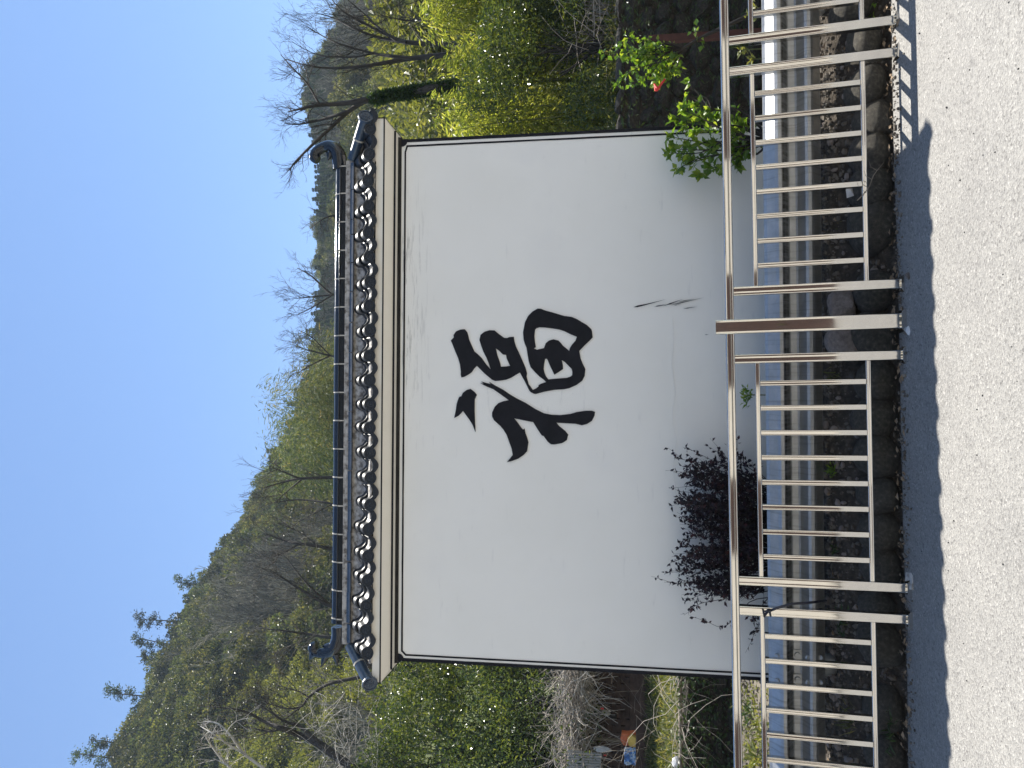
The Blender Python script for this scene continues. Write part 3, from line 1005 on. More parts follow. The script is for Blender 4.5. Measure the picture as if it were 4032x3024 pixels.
NM = {'bare': ('leafless_woods', 'grey-brown leafless trees covering the middle of the hillside'),
      'ever': ('evergreen_woods', 'dark evergreen trees covering the upper hillside'),
      'coni': ('conifer_woods', 'bluish dark conifers along the top of the far hill'),
      'lime': ('bright_undergrowth', 'yellow-green bushes covering the lower hillside'),
      'plum': ('feathery_woods', 'pale feathery trees among the far conifers')}
for kd, (nm, lab) in NM.items():
    sel = np.where(kinds == kd)[0]
    grp = hill_rng.integers(0, len(PROTO[kd]), len(sel))
    for k in range(len(PROTO[kd])):
        s = sel[grp == k]
        if not len(s): continue
        if (kd, k) not in used: continue
        sc_ = hill_rng.uniform(*SC[kd], len(s))
        sc_ = sc_ * np.interp(rr_[s], [25, 60], [0.55, 1.0])
        if kd == 'bare': sc_ = sc_ * np.interp(frac[s], [0.8, 0.95], [1.0, 0.6])
        rots = np.stack([hill_rng.normal(0, 0.06, len(s)), hill_rng.normal(0, 0.06, len(s)), hill_rng.uniform(0, 6.28, len(s))], 1)
        scatter(nm, (kd, k), np.stack([xx_[s], yy_[s], zz_[s] - 0.1], 1), rots, np.stack([sc_, sc_, sc_ * hill_rng.uniform(0.85, 1.2, len(s))], 1), lab, 'woods')


# ------------------------------------------------------------------ the white screen wall
YW = 5.30
MWALL = Matrix.Translation((0, YW, 0)) @ Matrix.Rotation(R(1.4), 4, 'Z')
wall = empty('screen_wall')
wall.matrix_world = MWALL
tag(wall, 'white plaster screen wall with a black brush-written character and a small tiled roof', 'screen wall')


def wx(px, py, off=0.0): return on_plane(px, py, MWALL, off)[0]
def wz(px, off=0.0, py=1540): return on_plane(px, py, MWALL, off)[1]


XR = (wx(1600, 549) + wx(2000, 531) + wx(2655, 497)) / 3
XL = (wx(1600, 2605) + wx(2000, 2625) + wx(3000, 2678)) / 3
TH = 0.26
ZT = wz(1575)
ZB = -0.5
b = MB()
nx_, nz_ = 28, 24                                     # slightly uneven hand-trowelled face
fx = np.linspace(XL, XR, nx_ + 1); fz = np.linspace(ZB, ZT, nz_ + 1)
vs = []
for z in fz:
    for x in fx:
        e = 0.0 if (x in (fx[0], fx[-1]) or z in (fz[0], fz[-1])) else 0.0022 * float(vnoise(np.array(x), np.array(z), 2.3, 31))
        vs.append((x, e - 0.0, z))
b.add(vs, [(j * (nx_ + 1) + i, j * (nx_ + 1) + i + 1, (j + 1) * (nx_ + 1) + i + 1, (j + 1) * (nx_ + 1) + i) for j in range(nz_) for i in range(nx_)], True)
b.build('wall_face', M_PLASTER, wall, fix=False)
b = MB()
b.box(((XL + XR) / 2, TH / 2 + 0.004, (ZB + ZT) / 2), (XR - XL - 0.002, TH - 0.006, ZT - ZB))
b.build('wall_body', M_PLASTER, wall)


def ribbon(name, pts, w, mat, y=-0.004, th=0.0035, wob=0.0, seed=1, closed=False):
    """flat painted line of a given width on the wall face"""
    rg = np.random.default_rng(seed)
    P = [np.array(p, float) for p in pts]
    Q = []
    for i in range(len(P) - 1):
        L = np.linalg.norm(P[i + 1] - P[i]); k = max(1, int(L / 0.12))
        for j in range(k): Q.append(P[i] + (P[i + 1] - P[i]) * j / k)
    Q.append(P[-1])
    vs, n = [], len(Q)
    for i, q in enumerate(Q):
        a = Q[max(0, i - 1)]; c = Q[min(n - 1, i + 1)]
        d0 = (q - a) / (np.linalg.norm(q - a) or 1); d1 = (c - q) / (np.linalg.norm(c - q) or 1)
        d = d0 + d1; d = d / np.linalg.norm(d)
        s = np.array([-d[1], d[0]])
        den = max(0.6, abs(np.dot(s, np.array([-d1[1], d1[0]])) if np.linalg.norm(d1) > 0 else 1))
        wl = w / 2 / den * (1 + wob * rg.normal()); wr = w / 2 / den * (1 + wob * rg.normal())
        l = q + s * wl; r = q - s * wr
        vs += [(l[0], y, l[1]), (r[0], y, r[1]), (l[0], y + th, l[1]), (r[0], y + th, r[1])]
    mb = MB()
    fs = []
    for i in range(n - 1):
        a = i * 4; c = a + 4
        fs += [(a, a + 1, c + 1, c), (a, c, c + 2, a + 2), (a + 1, a + 3, c + 3, c + 1)]
    fs += [(0, 2, 3, 1), (n * 4 - 4, n * 4 - 3, n * 4 - 1, n * 4 - 2)]
    mb.add(vs, fs)
    return mb.build(name, mat, wall)


# black painted border and inner line
bw = 0.022
ribbon('border_stripe', [(XL + bw / 2, ZB), (XL + bw / 2, ZT)], bw, M_BLACK, wob=0.03, seed=2)
ribbon('border_stripe', [(XR - bw / 2, ZB), (XR - bw / 2, ZT)], bw, M_BLACK, wob=0.03, seed=3)
zt = wz(1590)
xl1, xr1 = wx(1579, 2562), wx(1591, 600)
lxa, lza = on_plane(1598, 2580, MWALL); rxa, rza = on_plane(1604, 579, MWALL)
xlb = (wx(2000, 2601) + wx(2880, 2645)) / 2; xrb = (wx(2000, 559) + wx(2618, 527)) / 2
ribbon('inner_line', [(xlb, ZB), (xlb, lza), (xl1, zt), (xr1, zt), (xrb, rza), (xrb, ZB)], 0.0115, M_BLACK, wob=0.07, seed=4)
for sx, X in ((1, XL), (-1, XR)):                      # quarter-round corner ornaments
    mb = MB()
    r_ = 0.040
    prof = [(X + sx * 0.012 * 0, ZT)] + [(X + sx * (0.012 + r_ * math.cos(a)), ZT - 0.002 - r_ * math.sin(a)) for a in np.linspace(0, math.pi / 2, 8)] + [(X, ZT - 0.002 - r_)]
    mb.prism(prof, 'y', -0.009, -0.001)
    mb.build('corner_ornament', M_BLACK, wall)

# the brush-written character, outlined from the photograph onto the wall plane
def T(c): return on_plane(1600 + c[0] * 0.49729, 1100 + c[1] * 0.49729, MWALL)


G_RIGHT = [(353, 485), (377, 460), (375, 440), (395, 412), (430, 398), (463, 395), (485, 420), (492, 445), (500, 480), (515, 515), (540, 570), (570, 595), (600, 625), (635, 675), (668, 712), (655, 670), (635, 620), (610, 570), (592, 520), (580, 480), (588, 440), (620, 415), (660, 403), (700, 405), (730, 430), (775, 463), (800, 465), (815, 458), (852, 455), (857, 490), (870, 535), (890, 575), (910, 620), (930, 665), (945, 700), (957, 745), (953, 770), (970, 830), (1003, 875), (1030, 862), (1047, 848), (1047, 838), (1065, 827), (1108, 813), (1090, 795), (1055, 770), (1020, 735), (985, 695), (970, 650), (960, 590), (952, 540), (940, 515), (930, 480), (925, 420), (940, 340), (965, 290), (1000, 255), (1040, 232), (1065, 233), (1100, 247), (1150, 260), (1200, 275), (1250, 290), (1310, 298), (1350, 315), (1430, 362), (1465, 395), (1470, 410), (1476, 460), (1450, 487), (1415, 520), (1370, 567), (1380, 625), (1398, 670), (1418, 710), (1412, 765), (1393, 803), (1350, 835), (1290, 862), (1250, 870), (1170, 875), (1090, 890), (1025, 908), (1010, 905), (985, 893), (972, 877), (962, 855), (940, 810), (920, 775), (900, 738), (870, 755), (830, 780), (790, 795), (745, 802), (705, 805), (680, 795), (650, 770), (620, 745), (590, 715), (560, 685), (540, 705), (520, 735), (500, 750), (460, 772), (437, 777), (432, 755), (433, 730), (425, 670), (410, 620), (390, 575), (365, 510)]
G_H1 = [(710, 548), (735, 565), (765, 595), (790, 598), (795, 625), (808, 655), (822, 685), (790, 690), (750, 692), (745, 665), (735, 635), (722, 600)]
G_H2 = [(1020, 400), (1030, 388), (1055, 380), (1100, 382), (1150, 388), (1210, 397), (1250, 410), (1300, 435), (1350, 455), (1340, 485), (1310, 520), (1295, 545), (1290, 567), (1265, 545), (1240, 525), (1225, 505), (1205, 485), (1165, 475), (1130, 485), (1105, 505), (1090, 545), (1035, 557), (1010, 547), (1027, 537), (1020, 500), (1015, 450)]
G_H3 = [(1112, 628), (1120, 640), (1130, 665), (1143, 695), (1158, 725), (1173, 755), (1205, 735), (1242, 710), (1240, 680), (1232, 640), (1255, 655), (1285, 685), (1310, 710), (1315, 735), (1313, 760), (1300, 770), (1270, 780), (1200, 785), (1125, 792), (1108, 770), (1095, 740), (1088, 710), (1092, 670), (1100, 630)]
G_DOT = [(380, 1098), (387, 1065), (393, 1035), (400, 985), (413, 945), (420, 930), (438, 925), (447, 900), (480, 875), (510, 867), (527, 880), (545, 895), (560, 915), (552, 930), (543, 950), (542, 1040), (545, 1110), (550, 1210), (543, 1198), (528, 1155), (500, 1110), (450, 1042), (435, 1060), (415, 1080)]
G_LEFT = [(585, 822), (613, 825), (593, 808), (640, 822), (668, 828), (655, 810), (700, 838), (770, 875), (820, 910), (870, 940), (950, 980), (1020, 1025), (1090, 1060), (1150, 1072), (1220, 1075), (1300, 1065), (1350, 1050), (1420, 1040), (1470, 1040), (1495, 1050), (1490, 1080), (1470, 1120), (1430, 1145), (1390, 1155), (1340, 1143), (1250, 1138), (1190, 1135), (1210, 1160), (1260, 1200), (1283, 1230), (1278, 1245), (1272, 1272), (1245, 1290), (1230, 1297), (1170, 1307), (1145, 1305), (1120, 1285), (1088, 1240), (1072, 1235), (1045, 1195), (1005, 1130), (950, 1120), (855, 1100), (880, 1130), (905, 1165), (925, 1190), (937, 1180), (945, 1220), (957, 1250), (968, 1290), (963, 1320), (957, 1360), (930, 1390), (885, 1420), (830, 1440), (797, 1447), (820, 1420), (843, 1390), (835, 1340), (820, 1300), (795, 1230), (770, 1190), (745, 1160), (695, 1115), (680, 1085), (680, 1055), (700, 1010), (730, 980), (770, 965), (812, 957), (775, 930), (740, 905), (690, 870), (640, 850)]


def flat_shape(name, loops, mat, y=-0.0055):
    cu = bpy.data.curves.new(name, 'CURVE')
    cu.dimensions = '2D'; cu.fill_mode = 'BOTH'; cu.extrude = 0.0012
    for lp in loops:
        sp = cu.splines.new('POLY'); sp.points.add(len(lp) - 1); sp.use_cyclic_u = True
        for q, (x, z) in zip(sp.points, lp): q.co = (x, z, 0, 1)
    tmp = bpy.data.objects.new(name, cu); C.objects.link(tmp)
    bpy.context.view_layer.update()
    me = bpy.data.meshes.new_from_object(tmp.evaluated_get(bpy.context.evaluated_depsgraph_get()))
    bpy.data.objects.remove(tmp); bpy.data.curves.remove(cu)
    me.name = name
    me.transform(Matrix(((1, 0, 0, 0), (0, 0, -1, y), (0, 1, 0, 0), (0, 0, 0, 1))))
    me.materials.clear(); me.materials.append(mat)
    return obj(name, me, wall)


flat_shape('brush_character', [[T(c) for c in g] for g in (G_RIGHT, G_H1, G_H2, G_H3, G_DOT, G_LEFT)], M_BLACK)
SPL = []
for a, c, w in (((1797, 221), (2052, 160), 14), ((1962, 217), (2150, 187), 5), ((1975, 213), (2055, 196), 4), ((2120, 206), (2175, 197), 4)):
    a = np.array(a, float); c = np.array(c, float); d = (c - a) / np.linalg.norm(c - a); s = np.array([-d[1], d[0]])
    SPL.append([T(q) for q in (a, a + (c - a) * .12 + s * w * .5, a + (c - a) * .35 + s * w * .45, c, a + (c - a) * .4 - s * w * .1, a + (c - a) * .15 - s * w * .35)])
for a, c, w in (((2615, 1204), (2690, 1178), 4), ((2640, 1202), (2770, 1172), 3), ((2690, 1216), (2745, 1208), 3), ((2670, 1190), (2735, 1176), 2), ((2775, 1318), (2790, 1318), 2)):
    a = np.array(a, float); c = np.array(c, float); d = (c - a) / np.linalg.norm(c - a); s = np.array([-d[1], d[0]])
    SPL.append([on_plane(q[0], q[1], MWALL) for q in (a, a + (c - a) * .3 + s * w * .5, c, a + (c - a) * .3 - s * w * .5)])
for s_ in SPL: flat_shape('ink_splash', [s_], M_BLACK)
# hairline crack running across the lower wall
ck = [on_plane(2655 + 6 * math.sin(i * 1.7) + 3 * math.sin(i * 4.1) + (i - 8) * 0.9, 1250 + i * 60, MWALL) for i in range(14)]
ribbon('hairline_crack', ck, 0.0008, M_WHITEP, y=-0.0032, th=0.002, wob=0.3)

# ------------------------------------------------------------------ cornice
S1, S2 = 0.045, 0.118              # how far the two cornice steps stand out
z_a = wz(1575); z_b = wz(1561, -0.012)
z_c = wz(1552, -S1); z_d = wz(1545, -S1)
z_e = wz(1507, -S2); z_f = wz(1502.5, -S2); z_g = wz(1474, -S2)
cor = empty('cornice', parent=wall)


def cornice_ring(name, prof, mat, inset=0.0):
    """profile [(out, z)] swept round the wall: front, ends and back"""
    mb = MB()
    n = len(prof)
    vs = []
    for sx, sy in ((-1, -1), (1, -1), (1, 1), (-1, 1)):
        for o, z in prof:
            vs.append(((XL - o if sx < 0 else XR + o), (-o if sy < 0 else TH + o), z))
    fs = []
    for k in range(4):
        for i in range(n):
            fs.append((k * n + i, k * n + (i + 1) % n, ((k + 1) % 4) * n + (i + 1) % n, ((k + 1) % 4) * n + i))
    mb.add(vs, fs)
    return mb.build(name, mat, cor)


cornice_ring('top_moulding', [(-0.02, z_a), (0.012, z_a), (0.014, z_b), (-0.02, z_b)], M_WORN)
cornice_ring('lower_band', [(-0.02, z_b + .0005), (0.012, z_b + .0005), (S1, z_c), (S1, z_d + 0.001), (-0.02, z_d + 0.001)], M_CREAM)
cornice_ring('upper_band', [(-0.02, z_d + .002), (S1 - 0.002, z_d + .002), (S2, z_e), (S2, z_g), (-0.02, z_g)], M_CREAM)
cornice_ring('black_line', [(S1 - .004, z_c), (S1 + .003, z_c - .001), (S1 + .003, z_d), (S1 - .004, z_d)], M_BLACK)
cornice_ring('black_line', [(S2 - .006, z_e - 0.001), (S2 + .003, z_e - .001), (S2 + .003, z_f), (S2 - .006, z_f)], M_BLACK)
for X, sx in ((XL, -1), (XR, 1)):                       # short black strokes at the cornice ends
    mb = MB(); mb.box((X + sx * (S2 + .0005), -S2 - .0015, (z_f + z_g) / 2 + .001), (.007, .004, z_g - z_f))
    mb.build('corner_line', M_BLACK, cor)
    mb = MB(); mb.box((X + sx * (S1 + .0005), -S1 - .0035, (z_d + z_e) / 2 - .004), (.007, .007, (z_e - z_d) * .6), Matrix.Rotation(R(30), 3, 'X'))
    mb.build('corner_line', M_BLACK, cor)

# ------------------------------------------------------------------ tiled roof
roof = empty('roof', parent=wall)
YC = TH / 2
DISC_Y = -S2 - 0.022
discs_py = [508, 607, 712, 813, 916, 1012, 1110, 1204, 1300, 1401, 1497, 1592, 1685, 1784, 1882, 1988, 2084, 2189, 2285, 2385, 2482, 2571]
disc_px = [1459, 1455, 1451, 1453, 1453, 1456, 1459, 1456, 1459, 1456, 1457, 1459, 1457, 1458, 1460, 1459, 1452, 1451, 1449, 1444, 1441, 1448]
DX = [on_plane(a, c, MWALL, DISC_Y) for a, c in zip(disc_px, discs_py)]
PITCHX = (DX[0][0] - DX[-1][0]) / 21
ZD = sum(q[1] for q in DX) / 22
SL = R(42)                                                # slope of the roof


def tile_profile(r, p, sag, t, n=8):
    """S-shaped cross-section: round roll at the left, hollow pan to its right"""
    top = [(r * math.cos(a), r * math.sin(a)) for a in np.linspace(math.pi, 0.12, n)]
    x0, z0 = top[-1]
    pan = [(x0 + (p - r - x0 - 0.002) * s, z0 - (sag + z0) * math.sin(math.pi * s) + (0.0 - z0) * s * 0) for s in np.linspace(0.1, 1, n)]
    up = top + pan
    lo = [(x, z - t) for x, z in up]
    lo[0] = (up[0][0], up[0][1] - t * 0.3)
    return up, lo


def tile_mesh(name, length, front, r=0.041, p=None, sag=0.020, t=0.013):
    """tile along +y (up the slope); front adds the round end plate and the drip edge"""
    p = p or PITCHX
    up, lo = tile_profile(r, p, sag, t)
    mb = MB()
    mb.prism(up + lo[::-1], 'y', 0, length, True)
    # flat cap faces are concave: replaced by strips
    mb.f = mb.f[:-2]; mb.s = mb.s[:-2]; mb.mi = mb.mi[:-2]
    n = len(up)
    for y in (0, length):
        vs = [(x, y, z) for x, z in up] + [(x, y, z) for x, z in lo]
        mb.add(vs, [(i, i + 1, n + i + 1, n + i) for i in range(n - 1)])
    if front:
        mb.cur = 1
        rd = 0.0435
        prof = [(0.0, -0.011), (0.008, -0.012), (0.009, -0.009), (0.016, -0.009), (0.018, -0.012), (0.022, -0.012), (0.024, -0.009), (0.035, -0.009), (0.037, -0.014), (rd, -0.013), (rd, 0.006)]
        k = 20
        vs = []
        for rr2, yy in prof:
            for j in range(k):
                a = 2 * math.pi * j / k
                vs.append((rr2 * math.cos(a), yy, rr2 * math.sin(a)))
        mb.add(vs, [(i * k + j, i * k + (j + 1) % k, (i + 1) * k + (j + 1) % k, (i + 1) * k + j) for i in range(len(prof) - 1) for j in range(k)], True)
        for j in range(10):
            a = 2 * math.pi * j / 10
            mb.tube([(0.0295 * math.cos(a), -0.0135, 0.0295 * math.sin(a)), (0.0295 * math.cos(a), -0.008, 0.0295 * math.sin(a))], 0.0034, 5)
        # scalloped drip edge under the pan
        m_ = 11
        xs_ = np.linspace(0.030, p - 0.030, m_)
        s_ = np.linspace(0, 1, m_)
        zt_ = 0.004 - (sag + 0.004) * np.sin(np.pi * s_)
        zb_ = zt_ - 0.026 - 0.012 * np.sin(np.pi * s_)
        vs = [(x, y, z) for y in (-0.010, 0.004) for zz in (zt_, zb_) for x, z in zip(xs_, zz)]
        fs = []
        for i in range(m_ - 1):
            fs += [(i, i + 1, m_ + i + 1, m_ + i), (2 * m_ + i, 3 * m_ + i, 3 * m_ + i + 1, 2 * m_ + i + 1),
                   (m_ + i, m_ + i + 1, 3 * m_ + i + 1, 3 * m_ + i), (i, 2 * m_ + i, 2 * m_ + i + 1, i + 1)]
        mb.add(vs, fs)
        # two moulded ribs along the drip edge
        for q in (0.32, 0.7):
            mb.tube([(x, -0.0105, a * (1 - q) + c * q) for x, a, c in zip(xs_, zt_, zb_)], 0.0022, 4, smooth=True)
    mb.v = [(x, y, z + max(0, y) * math.tan(R(33))) for x, y, z in mb.v]     # the body climbs, the end plate stays upright
    return mb


ME_EAVE = tile_mesh('eave_tile', 0.13, True).build('tmp', [M_TILE, M_DISC])
me_eave = ME_EAVE.data; bpy.data.objects.remove(ME_EAVE)
tmp = tile_mesh('upper_tile', 0.12, False, .044).build('tmp', [M_TILE]); me_up = tmp.data; bpy.data.objects.remove(tmp)
me_eave.name = 'eave_tile'; me_up.name = 'upper_tile'
rg = np.random.default_rng(9)
for side in (0, 1):
    for i, (x, z) in enumerate(DX):
        xx = x if side == 0 else (XL + XR) - x
        zz = z if side == 0 else ZD
        yb = DISC_Y if side == 0 else TH - DISC_Y
        rz = 0 if side == 0 else math.pi
        e = obj('eave_tile', me_eave, roof, (xx, yb, zz), (0, 0, rz + rg.normal(0, 0.012)))
        # end plate stays upright while the tile body climbs
        e.rotation_euler = Euler((R(1) + rg.normal(0, 0.01), rg.normal(0, 0.012), rz + rg.normal(0, 0.012)))
        u_ = obj('upper_tile', me_up, roof, (xx + rg.normal(0, 0.004), yb + (0.072 if side == 0 else -0.072), zz + 0.066), (R(2), 0, rz + rg.normal(0, 0.015)))

# mortar bed under the tiles and up to the ridge
z_m0 = wz(1430, -0.05); z_m1 = wz(1393, 0.02); z_m2 = wz(1378, 0.03); z_r0 = wz(1364, 0.06); z_r1 = wz(1316, YC)
XE0, XE1 = DX[-1][0] - 0.075, DX[0][0] + 0.075       # eaves
XR0, XR1 = wx(1385, 2530, 0.03), wx(1385, 640, 0.03)  # ridge


def rough_sheet(name, rows, mat, parent, amp, nx=90, seed=1):
    """rows: list of (y, z, x0, x1), joined in order into one uneven sheet"""
    V, F = [], []
    rg2 = np.random.default_rng(seed)
    sub = []
    for i in range(len(rows) - 1):
        for j in range(4):
            t = j / 4; sub.append([rows[i][k] * (1 - t) + rows[i + 1][k] * t for k in range(4)])
    sub.append(list(rows[-1]))
    for j, (y, z, x0, x1) in enumerate(sub):
        for x in np.linspace(x0, x1, nx):
            V.append((x, y + amp * rg2.normal() * .5, z + amp * rg2.normal()))
    n = len(sub)
    F = [(j * nx + i, j * nx + i + 1, (j + 1) * nx + i + 1, (j + 1) * nx + i) for j in range(n - 1) for i in range(nx - 1)]
    return obj(name, np_mesh(name, V, F, mat, True), parent)


for s in (0, 1):
    yy = (lambda y: y) if s == 0 else (lambda y: TH - y)
    rough_sheet('mortar_bed', [(yy(-S2 - 0.012), z_g + 0.004, XE0, XE1), (yy(-S2 - .012), z_g + 0.02, XE0, XE1), (yy(-0.035), z_m0 - 0.03, XE0 + .08, XE1 - .08), (yy(-0.018), z_m0 - 0.005, XR0 - .07, XR1 + .07),
                               (yy(0.015), z_m1, XR0 - .03, XR1 + .03)], M_MORTAR, roof, 0.003, seed=s)
    mb = MB(); mb.box(((XR0 + XR1) / 2, yy(0.06), (z_m1 + z_r0) / 2 - .004), (XR1 - XR0 + .02, 0.09, z_r0 - z_m1 + .01))
    mb.build('mortar_course', M_MORTAR, roof)
    mb = MB()                                            # rough mortar beads along the tile course
    for x in np.arange(XR0, XR1, 0.02):
        mb.box((x + rg.normal(0, .003), yy(0.013 + rg.uniform(0, .004)), z_m2 + rg.uniform(0.004, .018)), (rg.uniform(.008, .02), .006, rg.uniform(.006, .014)), Matrix.Rotation(rg.uniform(-.5, .5), 3, 'Y'))
    o = mb.build('mortar_crumbs', M_MORTAR, roof); o['kind'] = 'stuff'
# gable-end mortar
for X, sx in ((XE0, -1), (XE1, 1)):
    xr = XR0 if sx < 0 else XR1
    mb = MB(); mb.add([(X, -S2 - .012, z_g + .003), (X, TH + S2 + .012, z_g + .003), (xr + sx * .03, TH - .02, z_m1 - .01), (xr + sx * .03, .02, z_m1 - .01),
                       (xr + sx * .01, .05, z_r0), (xr + sx * .01, TH - .05, z_r0)], [(0, 1, 2, 3), (3, 2, 5, 4)])
    mb.build('end_slope', M_MORTAR, roof)
    mb = MB(); mb.add([(X, -S2 - .012, z_g + .003), (X, TH + S2 + .012, z_g + .003), (X - sx * .3, TH + S2 + .012, z_g + .002), (X - sx * .3, -S2 - .012, z_g + .002)], [(0, 1, 2, 3)])
    mb.build('eave_soffit', M_CREAM, roof)

# flat blue course of cover tiles
JO = [640, 748, 865, 925, 1036, 1150, 1270, 1388, 1500, 1620, 1740, 1853, 1972, 2092, 2212, 2333, 2454, 2530]
for i in range(len(JO) - 1):
    xa, xb = wx(1385, JO[i + 1], 0.005), wx(1385, JO[i], 0.005)
    for s in (0, 1):
        y = 0.004 if s == 0 else TH - 0.004
        mb = MB(); mb.bbox(((xa + xb) / 2, y, (z_m1 + z_m2) / 2 + rg.normal(0, .001)), (xb - xa - .006, .022, z_m2 - z_m1), .003)
        mb.v = [(a, c - (q - (z_m1 + z_m2) / 2) * (-.5 if s == 0 else .5), q) for a, c, q in mb.v]
        mb.build('course_tile', M_GLAZE_B, roof, rot=(0, rg.normal(0, 0.0006), 0))

# ridge tiles: rounded cap over a straight side, pale joints between
RJ = [650 + 5] + [round(762 + 111.8 * k) for k in range(16)] + [2462]
ZR0, ZR1 = z_r0, z_r1
HR = ZR1 - ZR0


def ridge_prof(g=0.0):
    w = 0.052 + g
    pr = [(-w, 0), (-w, HR * .50), (-w + .010, HR * .55), (-w + .006, HR * .60)]
    pr += [((w - .010) * -math.cos(a), HR * .60 + (HR * .40 + g) * math.sin(a)) for a in np.linspace(0.12, math.pi - .12, 17)]
    pr += [(w - .006, HR * .60), (w - .010, HR * .55), (w, HR * .50), (w, 0)]
    return [(YC + a, ZR0 + c) for a, c in pr]


for i in range(len(RJ) - 1):
    xa, xb = wx(1340, RJ[i + 1], YC - .05), wx(1340, RJ[i], YC - .05)
    mb = MB(); mb.prism(ridge_prof(rg.normal(0, .0008)), 'x', xa + .004, xb - .004)
    dz = rg.normal(0, .0012)
    o = mb.build('ridge_tile', M_GLAZE, roof, loc=(0, 0, dz))
    for p_ in o.data.polygons: p_.use_smooth = abs(p_.normal.x) < .5 and p_.center.z > ZR0 + HR * .62
    mb = MB(); mb.tube([(xa + .005, YC - .052, ZR0 + HR * .56), (xb - .005, YC - .052, ZR0 + HR * .56)], .0055, 10)
    mb.tube([(xa + .005, YC + .052, ZR0 + HR * .56), (xb - .005, YC + .052, ZR0 + HR * .56)], .0055, 10); mb.build('ridge_bead', M_GLAZE, roof, loc=(0, 0, dz))
    mb = MB(); mb.prism(ridge_prof(.0025), 'x', xb - .0045, xb + .0045)
    mb.build('mortar_joint', M_JOINT, roof)


# upturned ridge ends
def ridge_end(sx, cpx):
    """cpx: centre line of the ornament as (px, py, radius in pixels) in the photograph"""
    pts, rad = [], []
    for px_, py_, r_ in cpx:
        x, z = on_plane(px_, py_, MWALL, YC)
        pts.append((x, YC, z)); rad.append(r_ / 545.0 * 1.22)
    P, RR_ = resample(pts, rad, 4)
    mb = MB()
    n = 10
    mb.tube(P, RR_, n)
    for k in (-1, 0, 1):                                # raised ribs along the back
        mb.tube([Vector(p) + Vector((0, -r_ * (0.93 - .2 * abs(k)), k * r_ * .45)) for p, r_ in zip(P[:-4], RR_[:-4])], [r_ * .12 for r_ in RR_[:-4]], 5)
    return mb, P


def cone(mb, a, c, r_):
    a = Vector(a); c = Vector(c)
    mb.tube([a, a.lerp(c, .5), c], [r_, r_ * .62, r_ * .06], 8)


E_R = [(1338, 668, 23), (1338, 640, 24), (1334, 612, 25), (1322, 590, 23), (1300, 576, 19), (1278, 578, 17), (1258, 588, 17), (1244, 602, 18), (1240, 620, 19), (1252, 632, 14)]
E_L = [(1334, 2466, 24), (1336, 2500, 25), (1330, 2530, 25), (1318, 2552, 23), (1298, 2566, 20), (1276, 2571, 17), (1256, 2572, 15), (1241, 2566, 15), (1232, 2553, 16), (1237, 2543, 15), (1246, 2541, 12)]
for sx, E, sp in ((1, E_R, [((1292, 585), (1283, 566)), ((1326, 592), (1334, 570)), ((1246, 602), (1237, 588)), ((1300, 604), (1295, 622))]),
                  (-1, E_L, [((1285, 2578), (1271, 2610)), ((1322, 2574), (1326, 2604)), ((1236, 2572), (1224, 2590)), ((1302, 2546), (1280, 2545))])):
    mb, P = ridge_end(sx, E)
    for a, c in sp:
        a2 = on_plane(a[0], a[1], MWALL, YC); c2 = on_plane(c[0], c[1], MWALL, YC)
        cone(mb, (a2[0], YC, a2[1]), (c2[0] * 1.55 - a2[0] * .55, YC, c2[1] * 1.55 - a2[1] * .55), .034)
    mb.build('ridge_end', M_GLAZE, roof)


# hip covers: a glazed pipe down each corner with a decorated end plate
def hip(px0, px1, y0, y1, lab=None):
    a = on_plane(px0[0], px0[1], MWALL, y0); c = on_plane(px1[0], px1[1], MWALL, y1)
    A = Vector((a[0], y0, a[1])); B = Vector((c[0], y1, c[1]))
    hip_one(A, B); hip_one(Vector((A.x, TH - A.y, A.z)), Vector((B.x, TH - B.y, B.z)))


def hip_one(A, B):
    d = (B - A).normalized()
    mid = A.lerp(B, .42)
    mb = MB()
    mb.tube([A - d * .03, A.lerp(B, .2), mid], [.036, .036, .037], 14)
    mb.cur = 1
    mb.tube([mid - d * .004, mid + d * .008], [.041, .041], 14)
    mb.cur = 0
    mb.tube([mid + d * .004, A.lerp(B, .7), B], [.039, .040, .041], 14)
    mb.build('hip_pipe', [M_GLAZE_B, M_JOINT], roof)
    # end plate with raised rim and a raised scroll pattern
    mb = MB()
    k = 24
    prof = [(0.0, .010), (.042, .010), (.044, .016), (.052, .016), (.054, .010), (.054, -.004), (.036, -.010)]
    d = (d * .55 + Vector((0, -1 if B.y < YC else 1, 0)) * .6 + Vector((0, 0, -.1))).normalized()
    s = d.cross(Vector((0, 0, 1))).normalized(); t = s.cross(d).normalized()
    vs = []
    for r_, e in prof:
        for j in range(k):
            a2 = 2 * math.pi * j / k
            vs.append(B + (s * math.cos(a2) + t * math.sin(a2)) * r_ + d * e)
    mb.add(vs, [(i * k + j, i * k + (j + 1) % k, (i + 1) * k + (j + 1) % k, (i + 1) * k + j) for i in range(len(prof) - 1) for j in range(k)])
    for seg in ([(-.026, .020), (-.012, .026), (.004, .018), (.020, .024)], [(-.028, .004), (-.010, .010), (.010, .002), (.028, .008)],
                [(-.022, -.012), (-.004, -.004), (.016, -.014), (.026, -.006)], [(-.014, -.028), (.002, -.018), (.014, -.028)], [(-.002, .026), (0, 0), (.004, -.026)]):
        mb.tube([B + s * a2 + t * c2 + d * .011 for a2, c2 in seg], .0032, 5)
    mb.build('hip_end_plate', M_GLAZE_B, roof)


